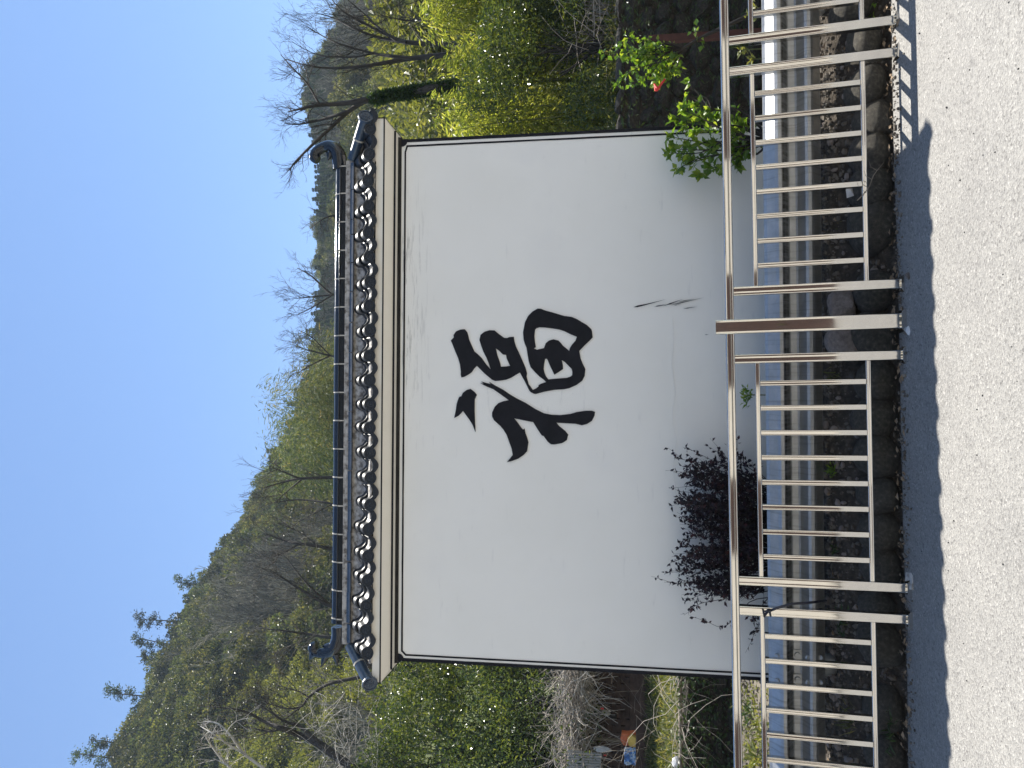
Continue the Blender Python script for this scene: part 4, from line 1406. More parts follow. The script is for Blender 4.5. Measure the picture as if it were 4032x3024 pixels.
hip((1393, 612), (1440, 462), .01, -S2 - .03)
hip((1384, 2555), (1456, 2690), .01, -S2 - .03)
for px_, py_ in ((1476, 482), (1472, 2680)):             # broken clay lumps under the corner plates
    x, z = on_plane(px_, py_, MWALL, -S2 + .02)
    mb = MB(); mb.box((x, -S2 + .02, z), (.05, .05, .03), Euler((.3, .5, .6)).to_matrix()); mb.box((x + .008, -S2 + .02, z - .02), (.022, .03, .03), Euler((.1, .9, .2)).to_matrix())
    mb.build('clay_lump', M_CLAY, roof)


# ------------------------------------------------------------------ stainless railing along the road
YF = 4.31
LEAN = R(6.5)                       # the railing leans away from the road
MF = Matrix.Translation((0, YF, 0)) @ Matrix.Rotation(-R(1.05), 4, 'Y') @ Matrix.Rotation(-LEAN, 4, 'X')
fence = empty('steel_railing')
fence.matrix_world = MF
tag(fence, 'polished stainless steel railing with square balusters along the road edge', 'railing')


def fx_(px, py): return on_plane(px, py, MF)[0]
def fz_(px, py=1540): return on_plane(px, py, MF)[1]


z_top1 = (fz_(2836, 100) + fz_(2855, 1400) + fz_(2888, 2900)) / 3
z_top0 = (fz_(2872, 100) + fz_(2889, 1400) + fz_(2922, 2900)) / 3
z_u = (fz_(2960, 200) + fz_(2994, 1480) + fz_(3024, 2900)) / 3      # underside of the second rail
z_l = (fz_(3392, 300) + fz_(3430, 1500) + fz_(3466, 2700)) / 3      # underside of the lower rail
z_ft = (fz_(3538, 200) + fz_(3557, 1110) + fz_(3588, 2430)) / 3     # foot of the posts
RT = 0.026
posts = [(2858, 169), (2860, 289), (2888, 1149), (2888, 1415), (2908, 2282), (2908, 2399)]
px_x = [fx_(*p) for p in posts]
x_main = fx_(2860, 1289)
SPAN = abs(px_x[1] - px_x[2]); GAPM = abs(px_x[2] - px_x[3]); GAPN = abs(px_x[4] - px_x[5])
print('RAIL z', z_top1, z_top0, z_u, z_l, z_ft, 'span', SPAN, GAPM, GAPN, 'main', x_main)
ZF = z_ft - 0.004


def rail_post(x, w, ztop, main=False):
    mb = MB(); mb.hollow((x, 0, (ztop + ZF) / 2), (w, w, ztop - ZF), .006, rg.uniform(.0005, .0013) if not main else .0007)
    p = mb.build('post', M_STEEL, fence)
    mb = MB()
    h = .030 if main else .024; W = w * (1.65 if main else 2.0)
    mb.prism([(-W / 2, 0), (W / 2, 0), (W / 2 - .004, h * .5), (w / 2 + .004, h), (-w / 2 - .004, h), (-W / 2 + .004, h * .5)], 'y', -W / 2, W / 2)
    mb.build('foot_plate', M_STEEL, p, loc=(x, 0, ZF + .001))
    return p


spans = []                           # (x of left post, x of right post)
xs_p = [px_x[5], px_x[4], px_x[3], px_x[2], px_x[1], px_x[0]]          # left to right
spans = [(px_x[5] - SPAN, px_x[5]), (px_x[4], px_x[3]), (px_x[2], px_x[1]), (px_x[0], px_x[0] + SPAN)]
# two more bays outside the picture, beyond the next thick posts
mains = [x_main, px_x[5] - SPAN - GAPM / 2, px_x[0] + SPAN + GAPM / 2]
spans = [(mains[1] - GAPM / 2 - SPAN, mains[1] - GAPM / 2)] + spans + [(mains[2] + GAPM / 2, mains[2] + GAPM / 2 + SPAN)]
PW = .050
for x0, x1 in spans:
    a, c = min(x0, x1), max(x0, x1)
    for x in (a, c): rail_post(x, PW, z_top0 - .0005)
    for zz in (z_u + RT / 2, z_l + RT / 2):
        mb = MB(); mb.hollow(((a + c) / 2, 0, zz), (c - a - PW - .001, RT, RT), .004, .0004); mb.build('rail', M_STEEL, fence)
    n = 8
    inner = c - a
    for k in range(n):
        x = a + inner * (k + 1) / (n + 1) * 1.0
        mb = MB(); mb.hollow((x, 0, (z_u + z_l + RT) / 2), (.029, .036, z_u - z_l - RT - .001), .0045, rg.uniform(.0002, .0010))
        mb.build('baluster', M_STEEL, fence, rot=None)
for x in mains:
    p = rail_post(x, .078, z_top1 + .052, True)
    p['label'] = 'thick main post with a flat cap'
xt = sorted([spans[0][0] - .2] + mains + [spans[-1][1] + .2])
for a, c in zip(xt[:-1], xt[1:]):
    l = a + (.040 if a in mains else 0); r_ = c - (.040 if c in mains else 0)
    mb = MB(); mb.hollow(((l + r_) / 2, 0, (z_top0 + z_top1) / 2), (r_ - l, .062, z_top1 - z_top0), .007, .0007); mb.build('top_rail', M_STEEL, fence)

# black strap tied round the railing at the left
sp = [(3012, 2422), (3022, 2410), (3045, 2400), (3080, 2388), (3120, 2378), (3180, 2374), (3230, 2368), (3252, 2366)]
pts = []
for i, q in enumerate(sp):
    yy = YF + .05 if i < 2 else (YF - .02 - .0 if i < 5 else YF + .02 + (i - 5) * .10)
    pts.append(at(q[0], q[1], yy))
P, rr2 = resample([tuple(p) for p in pts], [.007] * len(pts), 4)
mb = MB(); mb.tube(P, rr2, 7)
mb.tube([at(3010, 2428, YF + .06), at(3006, 2408, YF - .03), at(3030, 2402, YF - .03), at(3034, 2425, YF + .06)], .006, 6)
tag(mb.build('black_strap', M_CORD), 'black strap tied to the railing beside the purple shrub', 'strap')

# ------------------------------------------------------------------ galvanised guardrail behind the railing
YG = 4.80
MG = Matrix.Translation((0, YG, 0)) @ Matrix.Rotation(-R(0.95), 4, 'Y') @ Matrix.Rotation(-R(2.0), 4, 'Z')
guard = empty('guardrail'); guard.matrix_world = MG
tag(guard, 'galvanised double-wave guardrail running behind the steel railing', 'guardrail')
gz1 = (on_plane(2991, 100, MG)[1] + on_plane(3010, 1300, MG)[1] + on_plane(3041, 2950, MG)[1]) / 3
gz0 = (on_plane(3221, 300, MG)[1] + on_plane(3235, 1500, MG)[1] + on_plane(3264, 2900, MG)[1]) / 3
print('GUARD', gz0, gz1)
gh = (gz1 - gz0) / .310; gm = (gz0 + gz1) / 2
wp = [(.155, 0), (.140, -.012), (.104, -.066), (.088, -.078), (.070, -.080), (.056, -.072), (.026, -.014), (.016, -.008), (-.016, -.008), (-.026, -.014), (-.056, -.072), (-.070, -.080), (-.088, -.078), (-.104, -.066), (-.140, -.012), (-.155, 0)]
for nm_, a_, c_ in (('grime_shade_low', gm + .018 * gh, gm + .03 * gh), ('grime_shade_high', gm + .074 * gh, gm + .062 * gh)):
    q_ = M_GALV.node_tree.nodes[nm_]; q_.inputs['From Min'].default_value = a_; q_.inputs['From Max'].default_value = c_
front = [(y, gm + z * gh) for z, y in wp]
back = [(y + .004, z) for y, z in front]
x_sp = on_plane(3140, 2630, MG)[0]
for xa, xb, dy in ((x_sp - .16, x_sp + 4.3, -.0), (x_sp - 4.4, x_sp + .16, .0045), (x_sp + 4.0, x_sp + 8.2, .0045)):
    mb = MB()
    n = len(front)
    segs = np.linspace(xa, xb, 40)
    vs = []
    for x in segs:
        for y, z in front + back[::-1]:
            vs.append((x, y + dy + .0012 * math.sin(x * 5) + .001 * math.sin(x * 13 + z * 30), z))
    k = 2 * n
    fs = [(i * k + j, i * k + (j + 1) % k, (i + 1) * k + (j + 1) % k, (i + 1) * k + j) for i in range(len(segs) - 1) for j in range(k)]
    mb.add(vs, fs, False)
    mb.build('beam', M_GALV, guard)
for xp in (x_sp + .02, x_sp + 4.02, x_sp - 3.98):
    mb = MB(); mb.tube([(xp - .03, .10, gz1 - .03), (xp - .03, .10, -.3)], .066, 20); mb.build('post', M_GALV, guard)
    mb = MB(); mb.box((xp - .03, .022, gm), (.14, .03, .20)); mb.build('spacer', M_GALV, guard)
for dx in (.088, -.062):
    for zz, yy, an in ((.118, -.048, 56), (-.046, -.053, -62), (-.122, -.042, 56)):
        mb = MB(); mb.tube([(0, 0, 0), (0, -.010, 0)], [.017, .013], 14)
        b_ = mb.build('bolt', M_GALV, guard, loc=(x_sp + dx, yy - .003, gm + zz * gh)); b_.rotation_euler = (R(-an * .55), 0, 0)
    mb = MB(); mb.bbox((x_sp + dx, -.014, gm), (.060, .008, .052), .002); pl = mb.build('bolt_plate', M_GALV, guard)
    mb = MB(); mb.tube([(x_sp + dx, -.017, gm), (x_sp + dx, -.028, gm)], [.019, .015], 14); mb.build('bolt', M_GALV, pl)

# ------------------------------------------------------------------ boulders edging the bed, clods, litter
import bmesh


def rock_mesh(name, seed, sub=3, amp=.25, mat=M_BOULDER, squash=(1, 1, 1), facet=0.0):
    bm = bmesh.new(); bmesh.ops.create_icosphere(bm, subdivisions=sub, radius=1)
    me = bpy.data.meshes.new(name); bm.to_mesh(me); bm.free()
    n = len(me.vertices); V = np.empty(n * 3); me.vertices.foreach_get('co', V); V = V.reshape(-1, 3)
    d = vnoise(V[:, 0] + seed * 3.1, V[:, 1] + V[:, 2] * 1.7, 1.6, seed)
    f = 1 + amp * d * .6
    if facet:
        rg2 = np.random.default_rng(seed)
        for q in rnd_dirs(rg2, 9):
            h = V @ q; lim = rg2.uniform(.55, .85)
            f = np.where(h * f > lim, np.minimum(f, lim / np.maximum(h, 1e-3)), f)
    V = V * f[:, None] * np.array(squash)
    me.vertices.foreach_set('co', V.ravel()); me.materials.append(mat)
    me.polygons.foreach_set('use_smooth', np.full(len(me.polygons), not facet)); me.update()
    return me


BOULD = [  # photograph pixel of the middle, half width, half height (pixels), label
    ((3345, 40), 70, 55, 'pale-lit boulder at the right edge beside the weeds under the railing'),
    ((3385, 160), 55, 70, 'dark boulder between the twin railing posts at the right'),
    ((3400, 345), 65, 75, 'mossy dark boulder under the right railing bay, nearest the twin posts'),
    ((3430, 480), 62, 75, 'brown boulder under the right railing bay beside the broken twig'),
    ((3425, 610), 70, 85, 'grey-green boulder rising above the lower rail of the right bay'),
    ((3420, 740), 70, 75, 'dark boulder behind the lower rail beside the white scrap'),
    ((3430, 890), 85, 100, 'large rounded boulder under the right bay left of the white scrap'),
    ((3440, 1150), 75, 75, 'round dark boulder just right of the thick main post'),
    ((3430, 1330), 80, 95, 'broad dark boulder between the thick main post and the slim post'),
    ((3450, 1500), 75, 80, 'dark boulder under the right end of the middle bay'),
    ((3440, 1640), 75, 75, 'brown-grey boulder under the middle bay, second from its right end'),
    ((3450, 1800), 85, 80, 'low wide boulder in the centre of the middle bay'),
    ((3445, 1950), 70, 70, 'blocky dark boulder near the sprouting weed of the middle bay'),
    ((3455, 2090), 80, 75, 'mossy boulder under the left half of the middle bay'),
    ((3460, 2225), 70, 75, 'dark boulder beside the twin posts at the left end of the middle bay'),
    ((3440, 2385), 60, 50, 'flat-topped boulder between the twin railing posts at the left'),
    ((3455, 2520), 85, 75, 'brownish boulder under the left bay beside the twin posts'),
    ((3470, 2790), 75, 80, 'rounded brown boulder left of the guardrail post'),
    ((3480, 2960), 70, 75, 'grey boulder at the left edge under the railing'),
]
for i, ((px_, py_), hw, hh, lab) in enumerate(BOULD):
    c = at(px_, py_, 4.56)
    s = 4.56 / F_PX
    me = rock_mesh('boulder', 500 + i, 3, .34)
    o = obj('boulder', me, None, (c.x, 4.58, c.z - .02), (rg.uniform(-.2, .2), rg.uniform(-.2, .2), rg.uniform(-.4, .4)), (hh * s * 1.12, .15, hw * s * 1.1))
    tag(o, lab, 'boulder', 'boulders edging the planting bed')
c = at(3318, 1205, 4.63); s = 4.63 / F_PX
o = obj('pale_stone', rock_mesh('pale_stone', 41, 3, .2, M_PALESTONE, facet=1), None, c, (.2, .25, .1), (80 * s, .10, 62 * s)); tag(o, 'pale angular stone lying on the bed right of the thick main post', 'stone')
c = at(3318, 1350, 4.63)
o = obj('pale_stone', rock_mesh('pale_stone', 43, 3, .2, M_PALESTONE, facet=1), None, c, (.1, -.3, .4), (88 * s, .10, 64 * s)); tag(o, 'pale angular stone lying on the bed left of the thick main post', 'stone')
c = at(3370, 175, 4.6)
o = obj('pale_stone', rock_mesh('pale_stone', 44, 2, .2, M_PALESTONE, facet=1), None, c, (.4, .3, .2), (36 * s, .06, 42 * s)); tag(o, 'small pale broken stone lit by the sun between the twin posts', 'stone')
c = at(3595, 2290, YF - .03)
mb = MB(); mb.box((0, 0, 0), (.085, .08, .045), Euler((.1, .15, .2)).to_matrix()); mb.box((.03, -.02, -.015), (.05, .06, .03), Euler((.3, -.2, .5)).to_matrix())
tag(mb.build('mortar_lump', M_MORTAR, loc=(c.x, c.y, c.z)), 'lump of cracked mortar under the foot of the left twin post', 'mortar lump')
for (px_, py_), s_, lab in (((3582, 1300), .022, 'white chip of stone by the foot of the thick main post'), ((3600, 1325), .026, 'larger white chip of stone on the asphalt edge by the thick main post')):
    c = at(px_, py_, 4.22)
    o = obj('stone_chip', rock_mesh('stone_chip', int(py_), 2, .3, M_WHITEP, facet=1), None, c, (.3, .2, .5), (s_ * 1.4, s_, s_)); tag(o, lab, 'stone chip')
for i, ((px_, py_), s_, lab) in enumerate((((3575, 1085), .020, 'grey chip lying on its own beside the slim post right of the main post'), ((3701, 652), .012, 'tiny white pebble on the road at the tip of the roof shadow'))):
    c = at(px_, py_, 4.2 if i == 0 else 3.96)
    o = obj('stone_chip', rock_mesh('stone_chip', int(py_), 2, .3, M_PALESTONE, facet=1), None, c, (.3, .2, .5), (s_ * 1.4, s_, s_)); tag(o, lab, 'stone chip')

# clods and gravel: nobody could count them
def bed_point(x, y):
    return float(bed_z(np.array(x), np.array(y)))


bm = bmesh.new(); bmesh.ops.create_icosphere(bm, subdivisions=1, radius=1); ico_v = np.array([v.co for v in bm.verts]); ico_f = np.array([[v.index for v in f.verts] for f in bm.faces]); bm.free()


def pebbles(name, X, Y, Z, S, mat, label, cat):
    n = len(X); rg2 = np.random.default_rng(n)
    sc = S[:, None, None] * rg2.uniform(.55, 1.25, (n, 1, 3)) * rg2.uniform(.75, 1.2, (n, len(ico_v), 1))
    V = ico_v[None] * sc + np.stack([X, Y, Z], 1)[:, None, :]
    F = ico_f[None] + (np.arange(n) * len(ico_v))[:, None, None]
    return tag(obj(name, np_mesh(name, V.reshape(-1, 3), F.reshape(-1, 3), mat)), label, cat, None, 'stuff')


n = 5200
X = rg.uniform(-2.6, 2.6, n); Y = rg.uniform(4.50, 5.22, n); S = .004 + .014 * rg.uniform(0, 1, n) ** 3.0 + .004 * rg.uniform(0, 1, n)
pebbles('soil_clods', X, Y, bed_z(X, Y) + S * .3, S, M_GRAVEL, 'crumbly soil clods and grit covering the planting bed', 'clods')
n = 260
X = rg.uniform(-2.6, 2.6, n); Y = rg.uniform(4.50, 5.1, n); S = .012 + .022 * rg.uniform(0, 1, n) ** 2
pebbles('bed_pebbles', X, Y, bed_z(X, Y) + S * .4, S, M_PALESTONE, 'pebbles scattered over the planting bed', 'pebbles')
n = 900
X = rg.uniform(-2.4, 2.4, n); Y = 4.33 + .06 * rg.normal(0, .8, n); S = .003 + .010 * rg.uniform(0, 1, n) ** 3
pebbles('edge_grit', X, Y, X * GRADE + np.where(Y > 4.38, -.02, .002) + S * .3, S, M_GRAVEL, 'grit and small stones along the road edge', 'grit')
n = 200
X = rg.uniform(-2.2, 2.2, n); Y = rg.uniform(2.6, 4.25, n); S = .0018 + .0035 * rg.uniform(0, 1, n) ** 3
pebbles('road_grit', X, Y, X * GRADE + S * .4, S, M_RUBBER, 'tiny dark grit scattered over the asphalt', 'grit')
# fallen leaves along the edge
n = 420
X = rg.uniform(-2.5, 2.5, n); Y = np.where(rg.uniform(0, 1, n) < .6, rg.normal(4.37, .05, n), rg.uniform(4.5, 5.1, n))
Z = np.maximum(bed_z(X, np.maximum(Y, 4.31)), X * GRADE) + .012
dv = rnd_dirs(rg, n, -.15, .25)
V, F = leaf_arrays(rg, np.stack([X, Y, Z], 1), dv, rg.uniform(.02, .05, n), rg.uniform(.010, .022, n))
tag(obj('fallen_leaves', np_mesh('fallen_leaves', V, F, M_LITTER)), 'dry fallen leaves along the foot of the boulders', 'leaf litter', None, 'stuff')
# white scrap, twigs
c = at(3365, 770, 4.53)
mb = MB(); mb.add([(0, 0, 0), (.05, .01, .008), (.06, .0, .035), (.03, -.012, .05), (-.012, .004, .04), (.02, -.015, .022)], [(0, 1, 5), (1, 2, 5), (2, 3, 5), (3, 4, 5), (4, 0, 5)])
tag(mb.build('plastic_scrap', M_WHITEP, loc=c), 'crumpled white scrap on the soil behind the lower rail', 'litter')
for pts_, r_, lab in (([(3550, 885), (3562, 930), (3566, 980), (3560, 1035)], .006, 'short bare stick lying at the road edge near the slim post'),
                      ([(3375, 790), (3420, 740), (3440, 690), (3480, 640)], .0025, 'thin dry twig hanging across the lower rail of the right bay')):
    mb = MB(); P, q = resample([tuple(at(a, c2, 4.34 if r_ > .003 else 4.27)) for a, c2 in pts_], [r_, r_, r_ * .9, r_ * .5], 3); mb.tube(P, q, 6)
    if r_ < .003:
        for k in (3, 5, 7): mb.tube([P[k], P[k] + Vector((.02, 0, .03)), P[k] + Vector((.05, 0, .04))], [.0018, .0014, .0008], 4)
    tag(mb.build('dry_twig', M_WOOD), lab, 'twig')


# ------------------------------------------------------------------ shrubs in front of the wall
def px_paths(base, Yb, tips, Yr, rb, rt, seed, bow=25, k=4):
    """branches fanning from one foot to tips given as photograph pixels; returns paths"""
    rg2 = np.random.default_rng(seed)
    out = []
    for tp in tips:
        Yt = tp[2] if len(tp) > 2 else rg2.uniform(*Yr)
        b0 = np.array(at(base[0], base[1], Yb)); e = np.array(at(tp[0], tp[1], Yt))
        m1 = b0 * .62 + e * .38 + rg2.normal(0, 1, 3) * np.linalg.norm(e - b0) * .07
        m2 = b0 * .28 + e * .72 + rg2.normal(0, 1, 3) * np.linalg.norm(e - b0) * .06
        P, q = resample([b0, m1, m2, e], [rb, rb * .62 + rt * .3, rt * 1.7, rt], k)
        out.append((P, q, 0))
    return out


def along(rg2, paths, t0, t1, per):
    """random points and directions on the outer stretch of the given paths"""
    pos, dv = [], []
    for P, q, l in paths:
        P = np.array(P); n = len(P)
        for _ in range(per):
            t = rg2.uniform(t0, t1) * (n - 1); i = min(n - 2, int(t)); f = t - i
            pos.append(P[i] * (1 - f) + P[i + 1] * f); d = P[i + 1] - P[i]; dv.append(d / (np.linalg.norm(d) + 1e-9))
    return np.array(pos), np.array(dv)


# green shrub by the right end of the wall
r2 = np.random.default_rng(61)
gs = tag(empty('green_shrub', at(3040, 545, 5.06)), 'bright green leafy shrub in front of the right end of the white wall', 'shrub')
inv = Matrix.Translation(-gs.location)
tips = [(2650, 540), (2662, 470), (2690, 432), (2745, 418), (2640, 602), (2722, 640), (2676, 662), (2790, 655), (2850, 672), (2905, 648), (2735, 520), (2805, 560), (2830, 455), (2905, 500), (2700, 575), (2690, 610), (2760, 690), (2880, 590), (2760, 470), (2930, 560), (2860, 520), (2700, 500), (2655, 585)]
paths = px_paths((3040, 545), 5.06, tips, (4.96, 5.26), .011, .0025, 62)
shoots = px_paths((2800, 430), 5.1, [(2716, 318, 5.1), (2722, 335, 5.15), (2708, 372, 5.1)], (5, 5.2), .003, .0012, 63)
obj('branches', limbs_mesh('branches', paths + shoots, M_BARK), gs).matrix_parent_inverse = inv
ps, ds = along(r2, paths, .30, .9, 20)
V1 = [(ps, ds + rnd_dirs(r2, len(ps)) * 1.1)]
tp = np.array([p[0][-1] for p in paths]); td = np.array([p[0][-1] - p[0][-2] for p in paths]); td = unit(td)
idx = np.repeat(np.arange(len(tp)), 18)
V1.append((tp[idx] + r2.normal(0, .012, (len(idx), 3)), td[idx] * .7 + rnd_dirs(r2, len(idx)) * 1.0))
tp2 = np.array([p[0][-1] for p in shoots]); i2 = np.repeat(np.arange(3), 4)
V1.append((tp2[i2], rnd_dirs(r2, 12, 0, 1)))
pos = np.concatenate([a for a, _ in V1]); dv = np.concatenate([c for _, c in V1])
leaf_obj('leaves', r2, pos, dv, r2.uniform(.036, .07, len(pos)), r2.uniform(.022, .038, len(pos)), L_GREEN, gs).matrix_parent_inverse = inv

# purple-leaved shrub
pv = tag(empty('purple_shrub', at(3030, 2160, 5.10)), 'dark purple-leaved shrub in front of the lower left part of the white wall', 'shrub')
inv = Matrix.Translation(-pv.location)
r2 = np.random.default_rng(71)
ytop = [1745, 1790, 1850, 1900, 2000, 2100, 2170, 2240, 2300, 2345]
xtop = [2800, 2690, 2672, 2655, 2648, 2662, 2655, 2650, 2672, 2740]
tips = []
while len(tips) < 240:
    y = r2.uniform(1750, 2345); x = r2.uniform(2650, 2985)
    if x > np.interp(y, ytop, xtop) + 14 and not (x > 2870 and y < 1850): tips.append((x, y))
tips += [(2615, 2292, 5.1), (2645, 2300, 5.0), (2725, 2395, 5.05), (2695, 2368, 5.1), (2770, 2440, 5.05), (2960, 2440, 5.0), (2965, 2500, 5.05), (2640, 2215, 5.15), (2660, 1800, 5.1), (2715, 1768, 5.1), (2830, 1770, 5.1), (2920, 1790, 5.1)]
paths = []
for tpp in tips:
    bx, by = (3030, 2160 + r2.uniform(-60, 60))
    by = by * .35 + tpp[1] * .65
    paths += px_paths((bx, by), 5.10, [tpp], (4.97, 5.22), .004, .001, int(r2.integers(1e6)), k=3)
side = []
for P, q, l in paths:
    P = np.array(P)
    for _ in range(3):
        i = r2.integers(len(P) // 2, len(P) - 1); d = P[i] - P[i - 1]; d = d / np.linalg.norm(d) + r2.normal(0, .5, 3)
        side.append(([P[i], P[i] + d * .035, P[i] + d * .07 + [0, 0, .008]], [.0013, .001, .0007], 1))
obj('branches', limbs_mesh('branches', paths + side, M_BARK), pv).matrix_parent_inverse = inv
ps, ds = along(r2, paths, .5, 1.0, 15); p3, d3 = along(r2, side, .2, 1.0, 4)
pos = np.concatenate([ps, p3]); dv = np.concatenate([ds, d3])
Yl = np.array([5.28 + .024 * p[0] for p in pos]); pos[:, 1] = np.minimum(pos[:, 1], Yl - .01)
leaf_obj('leaves', r2, pos, dv * .5 + rnd_dirs(r2, len(pos)), r2.uniform(.020, .042, len(pos)), r2.uniform(.012, .022, len(pos)), L_PURPLE, pv).matrix_parent_inverse = inv

# leaning sapling with a red ribbon
sa = tag(empty('sapling', at(3060, 10, 5.75)), 'leaning young tree with fresh leaves and a red ribbon right of the wall', 'sapling')
inv = Matrix.Translation(-sa.location)
r2 = np.random.default_rng(81)
tr = [resample([np.array(at(*q)) for q in ((3060, 10, 5.75), (2990, 40, 5.75), (2870, 98, 5.75), (2760, 148, 5.78), (2690, 190, 5.8))], [.017, .016, .014, .012, .010], 3) + (0,)]
br = px_paths((2690, 190), 5.8, [(2460, 148), (2425, 185), (2372, 205), (2420, 250), (2450, 300), (2428, 345), (2480, 335), (2530, 325), (2560, 345), (2600, 215), (2625, 190), (2640, 235), (2655, 290), (2580, 270), (2520, 230), (2500, 200), (2470, 230), (2610, 320), (2540, 200), (2590, 350)], (5.65, 6.0), .007, .002, 82)
obj('trunk', limbs_mesh('trunk', tr, M_BARK), sa).matrix_parent_inverse = inv
obj('branches', limbs_mesh('branches', br, M_BARK), sa).matrix_parent_inverse = inv
ps, ds = along(r2, br, .45, 1.0, 28)
tw = px_paths((2780, 140), 5.78, [(2735, 105), (2725, 118), (2760, 175)], (5.7, 5.8), .003, .001, 83)
p3, d3 = along(r2, tw, .5, 1, 4)
pos = np.concatenate([ps, p3]); dv = np.concatenate([ds, d3])
leaf_obj('leaves', r2, pos + r2.normal(0, .012, pos.shape), dv * .4 + rnd_dirs(r2, len(pos)), r2.uniform(.035, .062, len(pos)), r2.uniform(.024, .042, len(pos)), L_GREEN, sa).matrix_parent_inverse = inv
P, q = resample([tuple(at(*a)) for a in ((2576, 330, 5.74), (2590, 348, 5.72), (2600, 336, 5.72), (2618, 312, 5.73))], [.006, .013, .008, .007], 4)
mb = MB(); mb.tube(P, q, 6); P2, q2 = resample([tuple(at(*a)) for a in ((2578, 330, 5.75), (2584, 352, 5.73), (2592, 344, 5.72))], [.006, .016, .01], 4); mb.tube(P2, q2, 6)
tag(mb.build('red_ribbon', M_RED), 'red ribbon tied to the leaning young tree', 'ribbon')

# rusty steel post
pt = at(2555, 158, 6.3); pb = at(3080, 158, 6.3)
mb = MB(); w = 27 * 6.3 / F_PX
mb.prism([(-w / 2, -w / 2), (w / 2, -w / 2), (w / 2, -w / 2 + .006), (-w / 2 + .006, -w / 2 + .006), (-w / 2 + .006, w / 2), (-w / 2, w / 2)], 'z', -.1, pt.z)
mb.box((0, 0, pt.z + .002), (w, w, .004))
tag(mb.build('rusty_post', M_RUST, loc=(pt.x, 6.3, 0)), 'reddish brown steel angle post standing right of the wall', 'post')


# small plants -------------------------------------------------------
def rosette(name, c, n, L, W, mat, label, cat, seed, up=.35, spread=.02, stem=0.0, group=None):
    rg2 = np.random.default_rng(seed)
    c = np.array(c)
    pos = c + np.stack([rg2.normal(0, spread, n), rg2.normal(0, spread, n), rg2.uniform(0, 1, n) * stem], 1)
    dv = rnd_dirs(rg2, n, up - .3, up + .5)
    V, F = leaf_arrays(rg2, pos, dv, L * rg2.uniform(.6, 1.2, n), W * rg2.uniform(.7, 1.2, n))
    o = obj(name, np_mesh(name, V, F, mat))
    if stem:
        mb = MB(); mb.tube([c - [0, 0, .25], c, c + [0, 0, stem]], [.005, .004, .002], 5)
        s = mb.build('stem', M_CULM, o)
    return tag(o, label, cat, group)


for i, (px_, py_, Y, n, L, W, mt, lab, up, spd, st) in enumerate([
    (2962, 1555, 5.12, 60, .044, .015, L_GREEN, 'small green sprout showing above the guardrail below the brush character', .4, .028, .05),
    (2950, 195, 5.05, 18, .06, .018, L_LIME, 'yellow-green sprig showing above the guardrail between the twin posts', .3, .004, .06),
    (2980, 232, 5.02, 16, .055, .018, L_LIME, 'yellow-green sprig just above the guardrail edge left of the twin posts', .3, .004, .05),
    (2985, 45, 5.1, 14, .05, .018, L_LIME, 'yellow-green sprig above the guardrail at the right edge', .3, .03, .08),
    (3330, 70, 4.66, 12, .11, .016, L_GRASS, 'tuft of yellowing blades on the sunlit soil by the twin posts', .6, .03, 0),
    (3440, 20, 4.5, 10, .09, .02, L_GREEN, 'green weed between the boulders at the right edge', .4, .03, 0),
    (3290, 1850, 4.78, 46, .045, .012, L_GREEN, 'feathery green weed on the bed in the middle bay', .5, .03, .03),
    (3300, 2160, 4.78, 30, .045, .011, L_IVY, 'dark green weed on the bed near the left twin posts', .4, .03, .02),
    (3330, 2460, 4.72, 40, .06, .013, L_IVY, 'dark leafy weed behind the left twin posts', .4, .05, .03),
    (3360, 2830, 4.66, 30, .10, .006, L_GRASS, 'thin dry grass tuft on the bed in the left bay', .7, .05, 0),
    (3500, 2870, 4.45, 40, .07, .012, L_IVY, 'low green weed at the road edge under the left bay', .5, .06, 0),
    (3320, 880, 4.72, 12, .05, .008, L_GRASS, 'small yellowish sprout on the bed in the right bay', .6, .02, 0),
    (3300, 1470, 4.8, 30, .10, .006, L_GRASS, 'grassy tuft on the bed left of the thick main post', .7, .04, 0),
    (2965, 2790, 6.4, 26, .10, .02, L_IVY, 'green leafy plant on the sunlit soil just left of the wall foot', .5, .05, .05),
    (3000, 2850, 6.6, 28, .10, .02, L_LIME, 'yellow-green leafy plant on the sunlit soil above the middle of the left bay', .5, .05, .05),
    (3015, 2900, 6.2, 26, .09, .02, L_LIME, 'pale green leafy plant low behind the guardrail near the left edge', .5, .05, .05),
    (2990, 2985, 6.6, 36, .13, .024, L_LIME, 'large yellow-green plant on the sunlit soil at the left edge', .5, .06, .05),
    (3015, 3010, 6.0, 28, .09, .02, L_GRASS, 'green plant behind the guardrail at the very left edge', .5, .05, .05)]):
    rosette('small_plant', at(px_, py_, Y), n, L, W, mt, lab, 'plant', 900 + i, up, spd, st)

